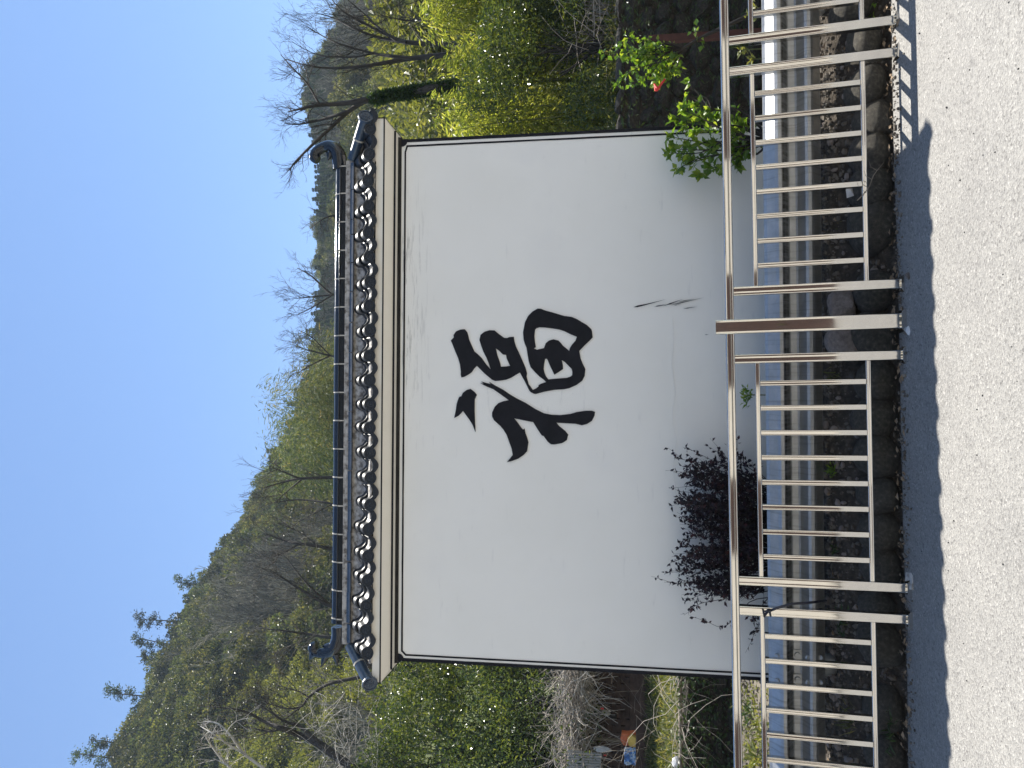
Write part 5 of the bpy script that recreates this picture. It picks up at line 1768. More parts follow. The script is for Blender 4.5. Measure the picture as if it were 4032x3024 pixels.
# ------------------------------------------------------------------ the garden beyond: terrace walls with separate stones
def stone_wall(name, x0, x1, Y, z0, z1, label, seed, sx=(.22, .5), sz=(.13, .22)):
    w = tag(empty(name, ((x0 + x1) / 2, Y, z0)), label, 'stone wall')
    cx = (x0 + x1) / 2
    mb = MB(); mb.box((0, .20, (z1 - z0) / 2 - .02), (x1 - x0, .30, z1 - z0 - .02)); mb.build('wall_core', M_SOIL, w)
    rg2 = np.random.default_rng(seed)
    protos = [rock_mesh('stone', seed * 20 + i, 2, .22, M_WALLSTONE, facet=1) for i in range(6)]
    z = z0
    while z < z1 - .05:
        h = min(rg2.uniform(*sz), z1 - z)
        x = x0 + rg2.uniform(-.1, 0)
        while x < x1:
            L = rg2.uniform(*sx)
            o = obj('stone', protos[rg2.integers(6)], w, (x + L / 2 - cx, .05 + rg2.uniform(-.05, .02), z + h / 2 - z0), (rg2.normal(0, .08), rg2.normal(0, .08), rg2.normal(0, .1)), (L * .62, .14, h * .64))
            x += L * 1.02
        z += h
    return w


stone_wall('terrace_wall', -9.5, -1.8, 9.15, .15, .84, 'low ivy-grown terrace wall of brown stones left of the white wall', 3)
stone_wall('terrace_wall', 1.8, 10.5, 9.15, -.5, 1.56, 'high dark terrace wall of stones right of the white wall', 4, (.2, .48), (.14, .26))
stone_wall('terrace_wall', -1.78, 1.78, 9.3, .1, .80, 'stretch of terrace wall hidden behind the white wall', 5, (.4, .8), (.25, .4))

r2 = np.random.default_rng(91)


def leaf_stuff(name, n, xr, yr, zf, L, W, mat, label, cat, up=(-.2, 1.0)):
    X = r2.uniform(*xr, n); Y = r2.uniform(*yr, n); Z = zf(X, Y)
    V, F = leaf_arrays(r2, np.stack([X, Y, Z], 1), rnd_dirs(r2, n, *up), L * r2.uniform(.5, 1.3, n), W * r2.uniform(.6, 1.2, n), False)
    return tag(obj(name, np_mesh(name, V, F, mat)), label, cat, None, 'stuff')


terr = lambda X, Y: np.interp(X, [-30, -1, 1, 30], [0.78, 0.78, 1.50, 1.50]) + (Y - 9.2) * np.interp(X, [-1, 1], [0.085, 0.02])
leaf_stuff('bank_grass', 9000, (-7, -2.5), (9.25, 12.6), lambda X, Y: terr(X, Y) + r2.uniform(0, .06, len(X)), .11, .016, L_GRASS, 'short grass and weeds on the bank above the left terrace wall', 'grass', (.3, 1))
leaf_stuff('bank_weeds', 1300, (-7, -2.5), (9.3, 11.8), lambda X, Y: terr(X, Y) + r2.uniform(0, .10, len(X)), .06, .03, L_LIME, 'low sunlit weeds on the left bank', 'weeds', (-.2, 1))
leaf_stuff('garden_weeds', 2200, (-5.5, -1.8), (6.3, 9.0), lambda X, Y: bed_z(X, Y * 0 + 5.74) * .8 + .07 + r2.uniform(0, .05, len(X)), .06, .02, L_LIME, 'scattered weeds over the garden soil left of the wall', 'weeds', (0, 1))
leaf_stuff('terrace_weeds', 6000, (2, 9), (9.25, 12.5), lambda X, Y: terr(X, Y) + r2.uniform(0, .18, len(X)), .10, .02, L_GRASS, 'grass and weeds on the bank above the right terrace wall', 'grass', (.2, 1))
iv = leaf_stuff('wall_ivy', 2600, (-5.4, -2.0), (8.92, 9.06), lambda X, Y: .2 + .66 * r2.uniform(0, 1, len(X)) ** .7, .05, .04, L_IVY, 'ivy creeping over the left terrace wall', 'ivy', (-.6, .6))
leaf_stuff('wall_creeper', 6200, (2.0, 9.0), (8.92, 9.06), lambda X, Y: -.1 + 1.6 * r2.uniform(0, 1, len(X)), .07, .02, L_IVY, 'dark creeper over the right terrace wall', 'creeper', (-.8, .4))
# pebbly soil in the garden
n = 2600
X = r2.uniform(-5.5, -1.6, n); Y = r2.uniform(5.8, 8.9, n); S = .008 + .03 * r2.uniform(0, 1, n) ** 2.2
pebbles('garden_clods', X, Y, bed_z(X, Y * 0 + 5.74) * .8 + .05 + S * .3, S, M_GRAVEL, 'clods on the sunlit garden soil left of the wall', 'clods')

# long pole lying along the terrace edge, hanging dry vines
mb = MB(); mb.tube([at(2676, 2655, 9.0), at(2680, 2850, 9.0), at(2683, 3110, 9.0)], [.024, .026, .022], 8)
tag(mb.build('wooden_pole', M_WOOD), 'long pale wooden pole laid along the left terrace wall', 'pole')


def tangle(name, n, box, Y, r, mat, label, cat, seed, L=(.3, .9), droop=.2, drift=(0, 0, 0), kind='stuff', wt=(1.0, .5, .55)):
    """loose tangle of dry stems; box in photograph pixels (x0, x1, y0, y1)"""
    rg2 = np.random.default_rng(seed)
    out = []
    for i in range(n):
        p = np.array(at(rg2.uniform(box[0], box[1]), rg2.uniform(box[2], box[3]), rg2.uniform(*Y)))
        d = rg2.normal(0, 1, 3) * np.array(wt) + np.array(drift); d = d / np.linalg.norm(d)
        l = rg2.uniform(*L); pts = [p]
        for k in range(4):
            d = d + rg2.normal(0, .25, 3) - np.array([0, 0, droop * .3]); d = d / np.linalg.norm(d); pts.append(pts[-1] + d * l / 4)
        rr3 = r * rg2.uniform(.5, 1.6)
        out.append((pts, np.linspace(rr3, rr3 * .4, 5), 0))
    o = obj(name, limbs_mesh(name, out, mat))
    return tag(o, label, cat, None, kind)


tangle('vine_heap', 1700, (2215, 2292, 2560, 3080), (11.6, 12.6), .006, M_VINE, 'thick heap of dry pale vines forming the roof of the brick hut', 'vines', 5, (.25, .9), .25, wt=(1.5, .4, .32))
tangle('vine_heap', 46, (2212, 2300, 2540, 3080), (11.45, 11.7), .006, M_BARKP, 'thick dry stems lying over the heap of vines on the hut', 'vines', 51, (.4, 1.0), .1, wt=(1.5, .3, .25))
tangle('hanging_vines', 55, (2640, 2710, 2640, 3060), (8.7, 9.1), .003, M_VINE, 'loose dry vines hanging over the left terrace wall', 'vines', 6, (.4, 1.1), .9)
tangle('dead_stems', 26, (2380, 2600, 2640, 3060), (10.6, 11.6), .0035, M_WOOD, 'thin dead stems in front of the brick hut', 'stems', 7, (.5, 1.4), .2, (0, 0, .8))
tangle('dead_stems', 60, (2250, 2460, -40, 200), (9.6, 11.0), .0045, M_VINE, 'dry stems above the right terrace wall', 'stems', 8, (.5, 1.3), .2, (0, 0, .5))

# brick hut
hut = tag(empty('brick_hut', (-5.2, 13.0, 1.05)), 'low brown brick hut under a heap of dry vines left of the white wall', 'hut')
zb_h, zt_h = 1.05, at(2310, 2800, 12.6).z
mb = MB(); mb.box((0, .9, (zt_h - zb_h) / 2), (4.6, 1.6, zt_h - zb_h)); mb.build('wall', M_BRICK, hut)
mb = MB(); mb.box((0, .75, zt_h - zb_h + .10), (4.9, 2.1, .12)); mb.build('roof', M_WOOD, hut)
mb = MB(); r3 = np.random.default_rng(3)
row = 0
z = .02
while z < zt_h - zb_h - .08:
    x = -2.3 + (.12 if row % 2 else 0)
    while x < 2.2:
        if not (.55 < x < 1.25 and z < .95): mb.box((x + .11, .085 + r3.uniform(-.012, .008), z + .035), (.215, .06, .062))
        x += .235
    z += .078; row += 1
o = mb.build('brick_courses', M_BRICK, hut); o['kind'] = 'stuff'
mb = MB(); mb.box((.95, .06, .48), (.70, .05, .95)); mb.build('door', M_RUST, hut)
mb = MB(); mb.tube([(2.05, -.35, -.05), (2.03, -.33, 1.1)], [.03, .028], 8); mb.build('post', M_WOOD, hut)
mb = MB(); mb.tube([(-.6, -.4, -.05), (-.58, -.38, 1.15)], [.035, .03], 8); mb.build('post', M_WOOD, hut)
mb = MB(); mb.box((-.2, -.45, .16), (4.4, .12, .34)); mb.build('plinth', M_BRICK, hut)

# things left about the hut
c = at(2476, 2905, 11.4)
mb = MB(); mb.prism([(-.10, -.09), (.10, -.10), (.08, .02), (.085, .10), (-.02, .12), (-.09, .08)], 'y', -.05, .05)
tag(mb.build('orange_bag', M_ORANGE, loc=c), 'orange bag lying before the brick hut', 'bag')
c = at(2490, 2918, 11.3)
mb = MB(); mb.prism([(-.09, -.04), (.06, -.05), (.10, .01), (.03, .07), (-.05, .05)], 'y', -.04, .04)
tag(mb.build('yellow_bag', M_YELLOW, loc=c), 'yellow wrapper beside the orange bag', 'bag')
c0, c1 = at(2458, 3010, 11.2), at(2503, 2950, 11.2)
V, F = [], []
nx_, nz_ = 14, 12
for j in range(nz_):
    for i in range(nx_):
        V.append((c0.x + (c1.x - c0.x) * i / (nx_ - 1), 11.2 + r2.normal(0, .018), c1.z + (c0.z - c1.z) * j / (nz_ - 1)))
F = [(j * nx_ + i, j * nx_ + i + 1, (j + 1) * nx_ + i + 1, (j + 1) * nx_ + i) for j in range(nz_ - 1) for i in range(nx_ - 1)]
V2 = [(x, y + .05, z) for x, y, z in V]
F2 = [tuple(len(V) + q for q in f[::-1]) for f in F]
edge = [i for i in range(nx_)] + [j * nx_ + nx_ - 1 for j in range(1, nz_)] + [(nz_ - 1) * nx_ + i for i in range(nx_ - 2, -1, -1)] + [j * nx_ for j in range(nz_ - 2, 0, -1)]
F3 = [(edge[i], edge[(i + 1) % len(edge)], len(V) + edge[(i + 1) % len(edge)], len(V) + edge[i]) for i in range(len(edge))]
tag(obj('blue_tarpaulin', np_mesh('blue_tarpaulin', V + V2, F + F2 + F3, M_BLUE)), 'crumpled blue tarpaulin beside the brick hut at the left edge', 'tarpaulin')
c = at(2375, 2950, 11.5)
tag(obj('grey_sack', rock_mesh('grey_sack', 77, 2, .3, M_SHEET, (1, 1, 1), 1), None, c, (0, .1, 0), (.055, .05, .15)), 'grey sack leaning by the brick hut above the blue tarpaulin', 'sack')
c = at(2300, 3006, 11.6)
mb = MB(); mb.box((0, 0, 0), (.36, .012, .50), Euler((.1, .08, 0)).to_matrix())
for k in range(-4, 5): mb.tube([(k * .04, -.012, -.24), (k * .04, -.030, .24)], .009, 5)
tag(mb.build('corrugated_sheet', M_SHEET, loc=c), 'grey corrugated sheet at the left edge under the vine heap', 'sheet')
c = at(2665, 3000, 9.0)
tag(obj('plastic_bag', rock_mesh('plastic_bag', 78, 2, .5, M_WHITEP, facet=1), None, c, (.2, .3, .1), (.075, .05, .055)), 'white plastic bag caught on the long pole at the left edge', 'bag')
for i, (px_, py_, lab) in enumerate(((2372, 2790, 'small red can hanging on the hut wall'), (2383, 2973, 'small pinkish can by the grey sack'))):
    c = at(px_, py_, 11.9); mb = MB(); mb.tube([c + Vector((0, 0, -.02)), c + Vector((0, 0, .02))], .013, 10); mb.tube([c + Vector((0, 0, .02)), c + Vector((0, 0, .026))], .009, 10)
    tag(mb.build('tin_can', M_RED), lab, 'can')
c = at(2390, 2806, 12.2)
tag(obj('grey_bundle', rock_mesh('grey_bundle', 79, 2, .5, M_MORTAR, facet=1), None, c, (.2, .1, .3), (.045, .05, .075)), 'small grey bundle against the hut wall below the red can', 'bundle')

# stick fence and pale panel at the right
sf = tag(empty('stick_fence', (5.3, 10.4, 1.5)), 'rough fence of upright sticks above the right terrace wall', 'fence')
r3 = np.random.default_rng(17)
for k in range(17):
    py_ = 5 + k * 13 + r3.uniform(-4, 4)
    p0 = at(2442 + r3.uniform(-6, 6), py_, 10.4); p1 = at(2330 - r3.uniform(0, 45), py_ + r3.uniform(-8, 8), 10.4)
    mb = MB(); mb.tube([p0 - sf.location, (p0 + p1) / 2 + Vector((r3.normal(0, .012), 0, 0)) - sf.location, p1 - sf.location], [.013, .012, .008], 6); mb.build('stick', M_WOOD, sf)
for px_ in (2335, 2420):
    mb = MB(); mb.tube([at(px_, -60, 10.37) - sf.location, at(px_ + 6, 100, 10.37) - sf.location, at(px_, 230, 10.37) - sf.location], .012, 6); mb.build('cross_stick', M_VINE, sf)
c = at(2395, 10, 11.2)
mb = MB(); mb.box((0, 0, 0), (.30, .02, .36), Euler((0, .06, .1)).to_matrix()); mb.box((0, -.015, .19), (.32, .03, .03), Euler((0, .06, .1)).to_matrix()); mb.box((-.15, -.015, 0), (.025, .03, .38), Euler((0, .06, .1)).to_matrix())
tag(mb.build('pale_board', M_WHITEP, loc=c), 'pale board standing behind the stick fence at the right edge', 'board')
c = at(2408, 38, 10.9)
tag(obj('clay_pot', rock_mesh('clay_pot', 80, 2, .15, M_CLAY), None, c, None, (.05, .05, .07)), 'small orange clay lump beside the pale board', 'pot')


# ------------------------------------------------------------------ broadleaf trees left, bamboo right
def leafy_tree(name, x, y, z, H, Wd, n, L, W, mat, label, cat, seed, low=.1, group=None, bark=M_BARK, clumps=60, gap=.16):
    rg2 = np.random.default_rng(seed)
    t = tag(empty(name, (x, y, z)), label, cat, group)
    out = []
    limb(rg2, out, np.array([0, 0, -.3]), np.array([0, 0, 1.0]), H * .8, H * .018 + .02, 0, dict(lv=2, kids=(9, 5), wob=.12, up=.12, ang=(.4, .9), lr=(.35, .55), t0=.15))
    obj('trunk', limbs_mesh('trunk', out, bark), t)
    cz = rg2.uniform(low, 1.0, clumps); prof = np.sqrt(np.clip(1 - ((cz - .5) / .58) ** 2, .08, 1))
    a = rg2.uniform(0, 6.28, clumps); rr = np.sqrt(rg2.uniform(.1, 1, clumps)) * prof * Wd / 2
    cc = np.stack([rr * np.cos(a), rr * np.sin(a), cz * H], 1)
    idx = rg2.integers(0, clumps, n); dv = rnd_dirs(rg2, n, -.5, 1)
    rad = Wd * gap * rg2.uniform(.4, 1.15, n) ** .6
    pos = cc[idx] + dv * rad[:, None] * np.array([1, 1, .8])
    V, F = leaf_arrays(rg2, pos, dv * .6 + rnd_dirs(rg2, n), L * rg2.uniform(.6, 1.3, n), W * rg2.uniform(.7, 1.2, n), False)
    obj('crown', np_mesh('crown', V, F, mat), t)
    return t


leafy_tree('broadleaf_tree', -5.55, 13.9, 1.2, 4.5, 3.1, 22000, .08, .038, L_BROAD, 'glossy dark green broadleaf tree just left of the white wall', 'tree', 201)
leafy_tree('broadleaf_tree', -7.35, 14.3, 1.2, 5.0, 3.3, 22000, .08, .038, L_BROAD, 'glossy broadleaf tree at the left edge above the vine heap', 'tree', 202)
leafy_tree('broadleaf_tree', -9.4, 14.8, 1.2, 5.0, 3.4, 7000, .09, .045, L_BROAD, 'broadleaf tree beyond the left edge of the picture', 'tree', 203)
leafy_tree('broadleaf_tree', -6.3, 16.6, 1.3, 6.3, 3.2, 9000, .09, .035, L_LIME, 'yellow-green broadleaf tree behind the glossy ones left of the wall', 'tree', 204, gap=.13)
leafy_tree('broadleaf_tree', -3.9, 14.6, 1.2, 4.0, 3.0, 5000, .09, .045, L_BROAD, 'broadleaf tree mostly hidden behind the left end of the white wall', 'tree', 205)


def bamboo(name, x, y, z, H, spread, ncul, n, L, W, mat, label, seed, group=None, low=.08, lean=.4, amber=0):
    rg2 = np.random.default_rng(seed)
    t = tag(empty(name, (x, y, z)), label, 'bamboo', group)
    cul, pos, dv = [], [], []
    for k in range(ncul):
        a = rg2.uniform(0, 6.28); r0 = spread * .35 * math.sqrt(rg2.uniform(0, 1)); h = H * rg2.uniform(.72, 1.05)
        b0 = np.array([r0 * math.cos(a), r0 * math.sin(a), -.2]); out = np.array([math.cos(a), math.sin(a), 0]) * spread * rg2.uniform(.1, .55) * lean * 2
        pts = [b0 + out * s ** 2.2 + np.array([0, 0, h * (s - .10 * s ** 3)]) + rg2.normal(0, .012, 3) * H * .2 for s in np.linspace(0, 1, 7)]
        rr = np.linspace(.012 + H * .0022, .003, 7)
        cul.append((pts, rr, 0))
        P = np.array(pts); m_ = n // ncul
        s = low + (1 - low) * rg2.uniform(0, 1, m_) ** .75
        f = s * 6; i = np.minimum(5, f.astype(int)); f = (f - i)[:, None]
        q = P[i] * (1 - f) + P[i + 1] * f
        off = rnd_dirs(rg2, m_, -.35, .35) * (H * .135 * (1.05 - .55 * s) * rg2.uniform(.15, 1, m_) ** .6)[:, None]
        off[:, 2] -= np.linalg.norm(off[:, :2], axis=1) * .25
        pos.append(q + off); d = off / (np.linalg.norm(off, axis=1, keepdims=True) + 1e-6) + rnd_dirs(rg2, m_) * .6; d[:, 2] -= .35
        dv.append(d)
        for w in range(9):
            j = rg2.integers(0, m_); cul.append(([q[j], q[j] + off[j] * .5 + [0, 0, .02], q[j] + off[j]], [.004, .003, .0015], 1))
    obj('culms', limbs_mesh('culms', cul, M_CULM), t)
    pos = np.concatenate(pos); dv = np.concatenate(dv)
    V, F = leaf_arrays(rg2, pos, dv, L * rg2.uniform(.6, 1.3, len(pos)), W * rg2.uniform(.7, 1.2, len(pos)), False)
    mi = None; mats = mat
    if amber:
        mats = [mat, L_AMBER]; mi = ((vnoise(pos[:, 0] * 1.2, pos[:, 2] * 1.2, .8, seed) > amber) & (pos[:, 2] > H * .45)).astype(int)
    obj('foliage', np_mesh('foliage', V, F, mats, False, mi), t)
    return t


BG = 'bamboo clumps beside the right end of the wall'
bamboo('bamboo_clump', 4.05, 11.2, 1.5, 3.1, 1.7, 22, 17000, .12, .023, L_BAMBOO, 'yellow-green bamboo clump directly beside the right end of the white wall', 211, BG)
bamboo('bamboo_clump', 5.25, 11.9, 1.5, 3.6, 1.9, 22, 18000, .12, .023, L_BAMBOO, 'tallest yellow-green bamboo clump behind the sapling with the red ribbon', 212, BG)
bamboo('bamboo_clump', 6.45, 11.7, 1.5, 3.1, 1.9, 20, 15000, .12, .023, L_BAMBOO, 'bamboo clump at the right edge above the stick fence', 213, BG)
bamboo('bamboo_clump', 7.9, 12.4, 1.5, 3.4, 2.0, 12, 5000, .13, .022, L_BAMBOO, 'bamboo clump just beyond the right edge', 214, BG)
bamboo('bamboo_clump', 2.9, 12.2, 1.5, 3.1, 1.8, 12, 4000, .13, .022, L_BAMBOO, 'bamboo clump mostly hidden behind the right end of the white wall', 215, BG)
leafy_tree('dark_bush', 4.45, 10.2, 1.45, 2.0, 2.0, 9000, .075, .026, L_BROAD, 'dark leafy bush thickened to deepen the shade under the bamboo next to the wall', 'bush', 216, low=.02, clumps=40)  # made big and dense to build more shade into the bamboo's foot
leafy_tree('dark_bush', 6.1, 10.9, 1.45, 1.7, 1.9, 6000, .075, .026, L_BROAD, 'dark leafy bush behind the stick fence', 'bush', 217, low=.02, clumps=30)  # thickened likewise to darken the lower bamboo
leafy_tree('dark_bush', -5.6, 13.1, 1.9, 2.2, 4.2, 13000, .07, .03, L_BROAD, 'dark bush between the vine heap and the glossy broadleaf trees', 'bush', 218, low=.02, clumps=40)

PG = 'tall feathery bamboo above the roof ridge'
for i, (px_, py_, Y, H, sp, amb, lab) in enumerate([
        (1005, 1680, 31, 13.4, 3.4, .95, 'tall feathery bamboo with amber leaves at the centre of its clump above the ridge'),
        (1010, 1790, 33, 12.9, 2.6, .9, 'tall feathery bamboo with a thin nodding top at the left of its clump'),
        (1055, 1565, 30, 12.0, 3.4, .9, 'broad pale green feathery bamboo at the right of its clump above the ridge'),
        (1130, 1490, 29, 10.0, 2.6, .9, 'lower pale bamboo at the right end of its clump behind the ridge')]):
    top = at(px_, py_, Y)
    bamboo('feathery_bamboo', top.x, Y, top.z - H * .95, H, sp, 13, 15000, .30, .032, L_PLUME, lab, 220 + i, PG, .3, .35, amb)


# ------------------------------------------------------------------ leafless trees near by, drawn from their main limbs
def near_tree(name, Y, limbs, label, seed, mat=M_BARK, kids=7, tw=(.6, 1.3), lv=2, group='leafless trees behind the wall', r_tw=.009, up=.06, cat='tree', jy=.5, per=None):
    rg2 = np.random.default_rng(seed)
    f = at(limbs[0][0][0], limbs[0][0][1], Y)
    t = tag(empty(name, f), label, cat, group)
    inv = Matrix.Translation(-f)
    main, twg = [], []
    for lb in limbs:
        pts = [np.array(at(q[0], q[1], Y + (0 if i == 0 else rg2.normal(0, jy * .25)))) for i, q in enumerate(lb)]
        rr = [q[2] for q in lb]
        P, q = resample(pts, rr, 4)
        main.append((P, q, 0))
        for k in range(int(kids * len(lb) * .62)):
            t_ = rg2.uniform(.25, 1.0) * (len(P) - 1); i = min(len(P) - 2, int(t_)); ax = P[i + 1] - P[i]; ax = ax / (np.linalg.norm(ax) + 1e-9)
            s = np.cross(ax, rg2.normal(0, 1, 3)); s = s / np.linalg.norm(s); an = rg2.uniform(.45, 1.0)
            limb(rg2, twg, P[i], ax * math.cos(an) + s * math.sin(an), rg2.uniform(*tw), min(r_tw, q[i] * .6), 0,
                 dict(lv=lv, kids=(4, 3), wob=.16, up=up, ang=(.35, .8), lr=(.35, .6), t0=.25))
    obj('trunk', limbs_mesh('trunk', main, mat), t).matrix_parent_inverse = inv
    obj('twigs', limbs_mesh('twigs', twg, mat, .0014 * Y / 11), t).matrix_parent_inverse = inv
    return t


tA = near_tree('leafless_tree', 11.0, [
    [(1760, 340, .062), (1650, 357, .058), (1540, 375, .054), (1440, 395, .048), (1340, 408, .034), (1240, 416, .025), (1170, 432, .014), (1135, 440, .005)],
    [(1440, 395, .04), (1370, 440, .034), (1300, 505, .025), (1230, 570, .022), (1165, 635, .012), (1140, 672, .005)],
    [(1370, 440, .030), (1330, 452, .026), (1250, 475, .018), (1170, 490, .009), (1120, 485, .004)],
    [(1260, 415, .020), (1210, 330, .014), (1150, 265, .010), (1105, 215, .005)]],
    'leafless tree with an ivy-wrapped leaning trunk behind the right end of the roof', 231, kids=5, tw=(.2, .5))
rg3 = np.random.default_rng(5)
ivp, ivd = [], []
a0, a1 = np.array(at(1800, 336, 11)), np.array(at(1490, 386, 11))
n = 1500
t_ = rg3.uniform(0, 1, n); dd = rnd_dirs(rg3, n)
tk = np.array([np.array(at(a_, b_, 11)) for a_, b_ in ((1790, 336), (1650, 357), (1540, 375), (1470, 390))])
ivp = np.stack([np.interp(t_, [0, .4, .75, 1], tk[:, q]) for q in range(3)], 1) + dd * .07 * rg3.uniform(.5, 1.1, n)[:, None]
o = leaf_obj('ivy', rg3, ivp, dd + rnd_dirs(rg3, n) * .6, .07, .055, L_IVY, tA, False); o.matrix_parent_inverse = Matrix.Translation(-tA.location)
near_tree('leafless_tree', 12.5, [
    [(1760, 215, .045), (1620, 230, .040), (1540, 243, .036), (1420, 262, .026), (1290, 268, .018), (1200, 255, .010), (1120, 232, .005)],
    [(1620, 230, .034), (1550, 222, .030), (1470, 210, .022), (1330, 170, .014), (1250, 130, .008), (1200, 100, .004)],
    [(1470, 210, .018), (1380, 225, .014), (1250, 215, .008), (1150, 165, .004)]],
    'slim leafless tree with upright stems between the ivy-wrapped trunk and the right edge', 232, kids=5, tw=(.25, .65))
near_tree('leafless_tree', 13.0, [
    [(1820, 175, .050), (1740, 172, .046), (1600, 166, .040), (1520, 135, .030), (1430, 90, .022), (1350, 45, .014), (1300, -10, .006)],
    [(1600, 166, .034), (1500, 150, .026), (1400, 115, .018), (1310, 70, .010), (1240, 50, .005)],
    [(1560, 160, .026), (1480, 100, .020), (1440, 60, .014), (1370, 0, .008)]],
    'leafless tree with a thick dark stem near the right edge above the bamboo', 233, kids=5, tw=(.25, .7))
near_tree('leafless_tree', 12.0, [
    [(1860, 70, .04), (1780, 60, .036), (1720, 20, .030), (1640, -30, .02), (1560, -70, .01)],
    [(1780, 60, .03), (1700, 75, .024), (1600, 80, .014), (1500, 60, .006)]],
    'leafless tree at the right edge with crossing thin branches', 234, kids=6, tw=(.3, .7))
# behind the ridge, left of the middle
for i, (lb, Y, lab) in enumerate([
    ([[(1400, 1880, .05), (1310, 1880, .045), (1180, 1885, .034), (1110, 1900, .022), (1040, 1920, .008)], [(1180, 1885, .026), (1120, 1860, .018), (1070, 1842, .006)], [(1190, 1886, .024), (1130, 1935, .014), (1080, 1985, .005)]], 17, 'slim forked leafless tree above the ridge left of the feathery bamboo'),
    ([[(1400, 2030, .04), (1310, 1985, .034), (1190, 1968, .026), (1110, 1975, .014), (1050, 1985, .005)], [(1310, 1985, .022), (1230, 2025, .016), (1150, 2070, .006)]], 19, 'thin leafless sapling above the ridge between the two forked trees'),
    ([[(1420, 2180, .05), (1310, 2160, .044), (1180, 2140, .034), (1110, 2125, .022), (1040, 2100, .007)], [(1180, 2140, .026), (1120, 2175, .018), (1040, 2205, .006)], [(1250, 2150, .024), (1180, 2095, .014), (1090, 2060, .005)]], 16, 'forked leafless tree above the ridge right of the left ridge-end ornament'),
    ([[(1420, 2420, .05), (1310, 2390, .042), (1200, 2330, .030), (1120, 2280, .018), (1060, 2240, .006)], [(1310, 2390, .03), (1210, 2300, .02), (1130, 2200, .007)]], 15, 'leafless tree leaning right over the left part of the ridge'),
    ([[(1430, 2520, .05), (1300, 2510, .044), (1200, 2495, .034), (1090, 2480, .020), (1000, 2470, .006)], [(1250, 2500, .026), (1150, 2540, .018), (1060, 2590, .006)]], 18, 'upright leafless tree behind the left ridge-end ornament'),
    ([[(1400, 1170, .04), (1310, 1160, .034), (1230, 1090, .022), (1170, 1055, .008)], [(1310, 1160, .028), (1220, 1170, .018), (1160, 1175, .006)], [(1310, 1160, .024), (1230, 1210, .016), (1170, 1240, .006)]], 20, 'spreading leafless tree rising from behind the ridge right of its middle'),
    ([[(1400, 1420, .04), (1300, 1400, .03), (1220, 1380, .018), (1165, 1365, .006)], [(1300, 1400, .024), (1220, 1440, .016), (1170, 1470, .006)], [(1300, 1400, .024), (1230, 1330, .016), (1175, 1300, .006)]], 22, 'dense twiggy leafless tree rising from behind the middle of the ridge'),
    ([[(1400, 860, .03), (1310, 850, .026), (1260, 870, .014), (1220, 900, .005)]], 20, 'small leafless tree showing over the ridge near its brightest highlight'),
]):
    near_tree('leafless_tree', Y, lb, lab, 240 + i, kids=8 if i in (5, 6) else 5, tw=(.35, .75) if i in (5, 6) else (.35, .8), lv=2)
# left edge: dark trunk and sunlit pale branches
near_tree('leafless_tree', 14.5, [
    [(1480, 3060, .10), (1340, 2990, .085), (1260, 2930, .075), (1170, 2890, .062), (1110, 2868, .050), (1040, 2840, .034), (960, 2800, .022), (870, 2786, .014), (780, 2780, .005)],
    [(1260, 2930, .05), (1180, 2860, .035), (1120, 2840, .024), (1060, 2800, .014), (1000, 2760, .006)],
    [(1110, 2868, .034), (1060, 2880, .024), (980, 2865, .014), (900, 2870, .006)]],
    'dark leaning leafless tree above the broadleaf trees at the left', 251, kids=4, tw=(.5, 1.1))
near_tree('leafless_tree', 15.5, [
    [(1620, 2620, .045), (1420, 2665, .042), (1290, 2695, .036), (1215, 2745, .030), (1190, 2780, .024), (1130, 2790, .017), (1060, 2770, .007)],
    [(1215, 2745, .022), (1170, 2720, .016), (1100, 2700, .007)], [(1190, 2780, .018), (1100, 2850, .007)]],
    'crooked leafless tree just above the left hip tile of the roof', 252, kids=5, tw=(.5, 1.2))
near_tree('pale_tree', 13.5, [
    [(1120, 3080, .035), (970, 2975, .030), (915, 2905, .024), (860, 2850, .018), (800, 2840, .008)],
    [(970, 2975, .022), (905, 2935, .020), (840, 2890, .014), (790, 2860, .006)],
    [(915, 2905, .016), (890, 2890, .012), (930, 2840, .009), (1000, 2825, .005)]],
    'leafless tree with white sunlit branches at the left edge', 253, M_BARKP, kids=3, tw=(.2, .5), lv=1, r_tw=.008)
near_tree('pale_tree', 13.0, [
    [(1000, 3110, .030), (900, 3015, .024), (850, 2960, .018), (800, 2885, .008)],
    [(900, 3015, .016), (870, 3000, .012), (838, 2985, .006)]],
    'second pale sunlit leafless tree nearest the upper left edge', 254, M_BARKP, kids=3, tw=(.2, .45), lv=1, r_tw=.008)
tangle('dry_twigs', 130, (1220, 1500, 2720, 3060), (13.2, 15.5), .0045, M_BARKP, 'pale dry twigs among the tops of the left broadleaf trees', 'twigs', 31, (.4, 1.2), .1, (0, 0, .3))
tangle('dry_twigs', 120, (1180, 1420, 2000, 2640), (14, 18), .005, M_BARKF, 'dry grey-brown twigs rising behind the left part of the ridge', 'twigs', 32, (.6, 1.6), .05, (0, 0, .5))
tangle('dry_twigs', 80, (1450, 1800, 0, 480), (14, 20), .004, M_BARKF, 'dry grey-brown twigs behind the right-hand bamboo', 'twigs', 33, (.6, 1.6), .05, (0, 0, .6))

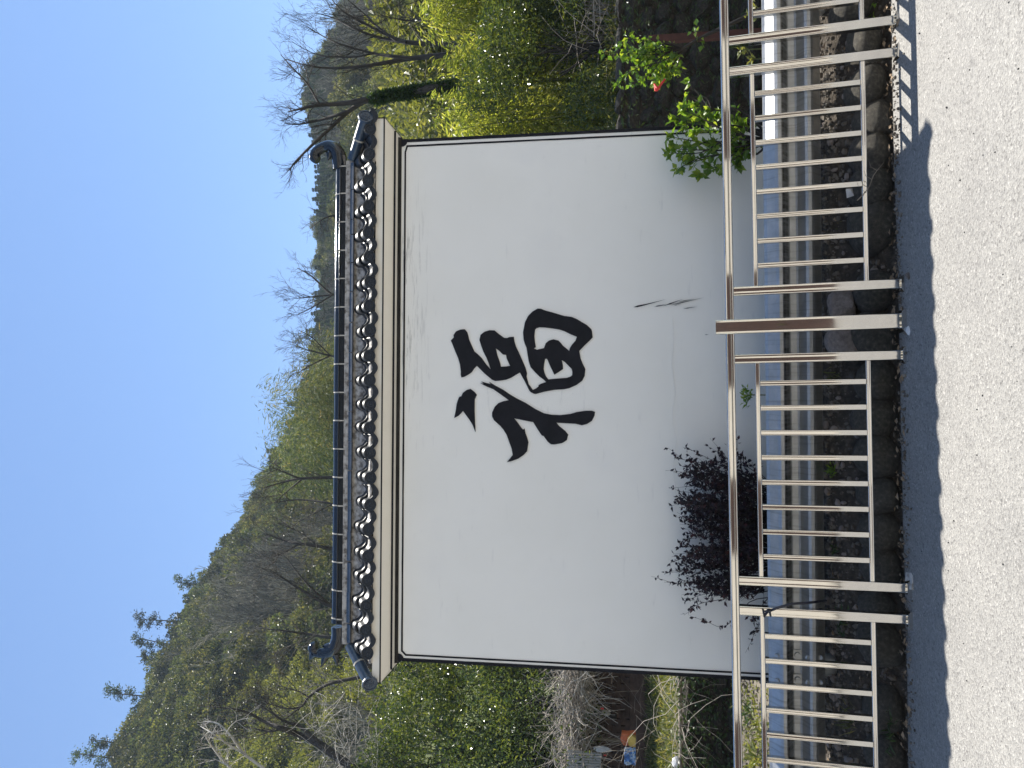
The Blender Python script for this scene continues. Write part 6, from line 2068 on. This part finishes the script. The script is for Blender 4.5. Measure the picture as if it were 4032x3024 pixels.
# pale undergrowth on the gentle slope at the foot of the hill, right
lime_pts = []
for i, (px_, py_, Y, s, lab) in enumerate([(1700, 130, 24, 1.0, 'yellow-green bush at the hill foot behind the stick fence bamboo'), (1640, 330, 25, .9, 'yellow-green bush at the hill foot behind the ivy-wrapped trunk'),
                                         (1690, 440, 23, .8, 'yellow-green bush at the hill foot just right of the roof corner'), (1600, 30, 26, 1.1, 'yellow-green bush at the hill foot at the right edge')]):
    p = at(px_, py_, Y)
    o = obj('pale_green_bush', PROTO['lime'][i % 2], None, (p.x, Y, p.z - 2.4 * s), (0, 0, i), (s * 1.4, s * 1.4, s * 1.25)); tag(o, lab, 'bush', 'yellow-green bushes at the hill foot')

# ------------------------------------------------------------------ the house across the road (mirrored in the steel)
hs = tag(empty('roadside_house', (0.5, -9.5, -.02)), 'three-storey rendered house with brown shutters across the road behind the viewer', 'house')
HH = 9.6
mb = MB(); mb.box((0, -3, HH / 2), (30, 6, HH)); mb.build('wall', M_HOUSEW, hs)
mb = MB(); mb.prism([(-6.6, HH), (.9, HH), (.9, HH + .12), (-2.8, HH + 2.2), (-6.6, HH + .12)], 'x', -15.6, 15.6); mb.build('roof', M_HOUSER, hs)
mb = MB(); mb.box((0, .12, 3.25), (30, .24, .16)); mb.build('canopy', M_HOUSER, hs)
for x, w2 in ((-12.5, 2.4), (-9.0, 1.6), (-3.6, 1.7), (.7, 2.6), (5.2, 1.2), (8.5, 2.2), (12.6, 2.4)):   # ground floor: brown shutters
    mb = MB(); mb.box((x, .03, 1.35), (w2, .08, 2.7)); d_ = mb.build('door', M_HOUSED, hs)
    mb = MB(); mb.box((x, .09, 1.1), (.30, .05, .08)); mb.build('handle', M_STEEL, d_)
for k in range(9):
    x = -12.8 + k * 3.2
    for fz2 in (4.6, 7.6):
        mb = MB(); mb.box((x, .03, fz2), (1.8, .08, 1.5)); w_ = mb.build('window', M_WHITEP, hs)
        for q in (-.43, .43):
            mb = MB(); mb.box((x + q, .075, fz2), (.78, .02, 1.34)); mb.build('pane', M_GLASS, w_)
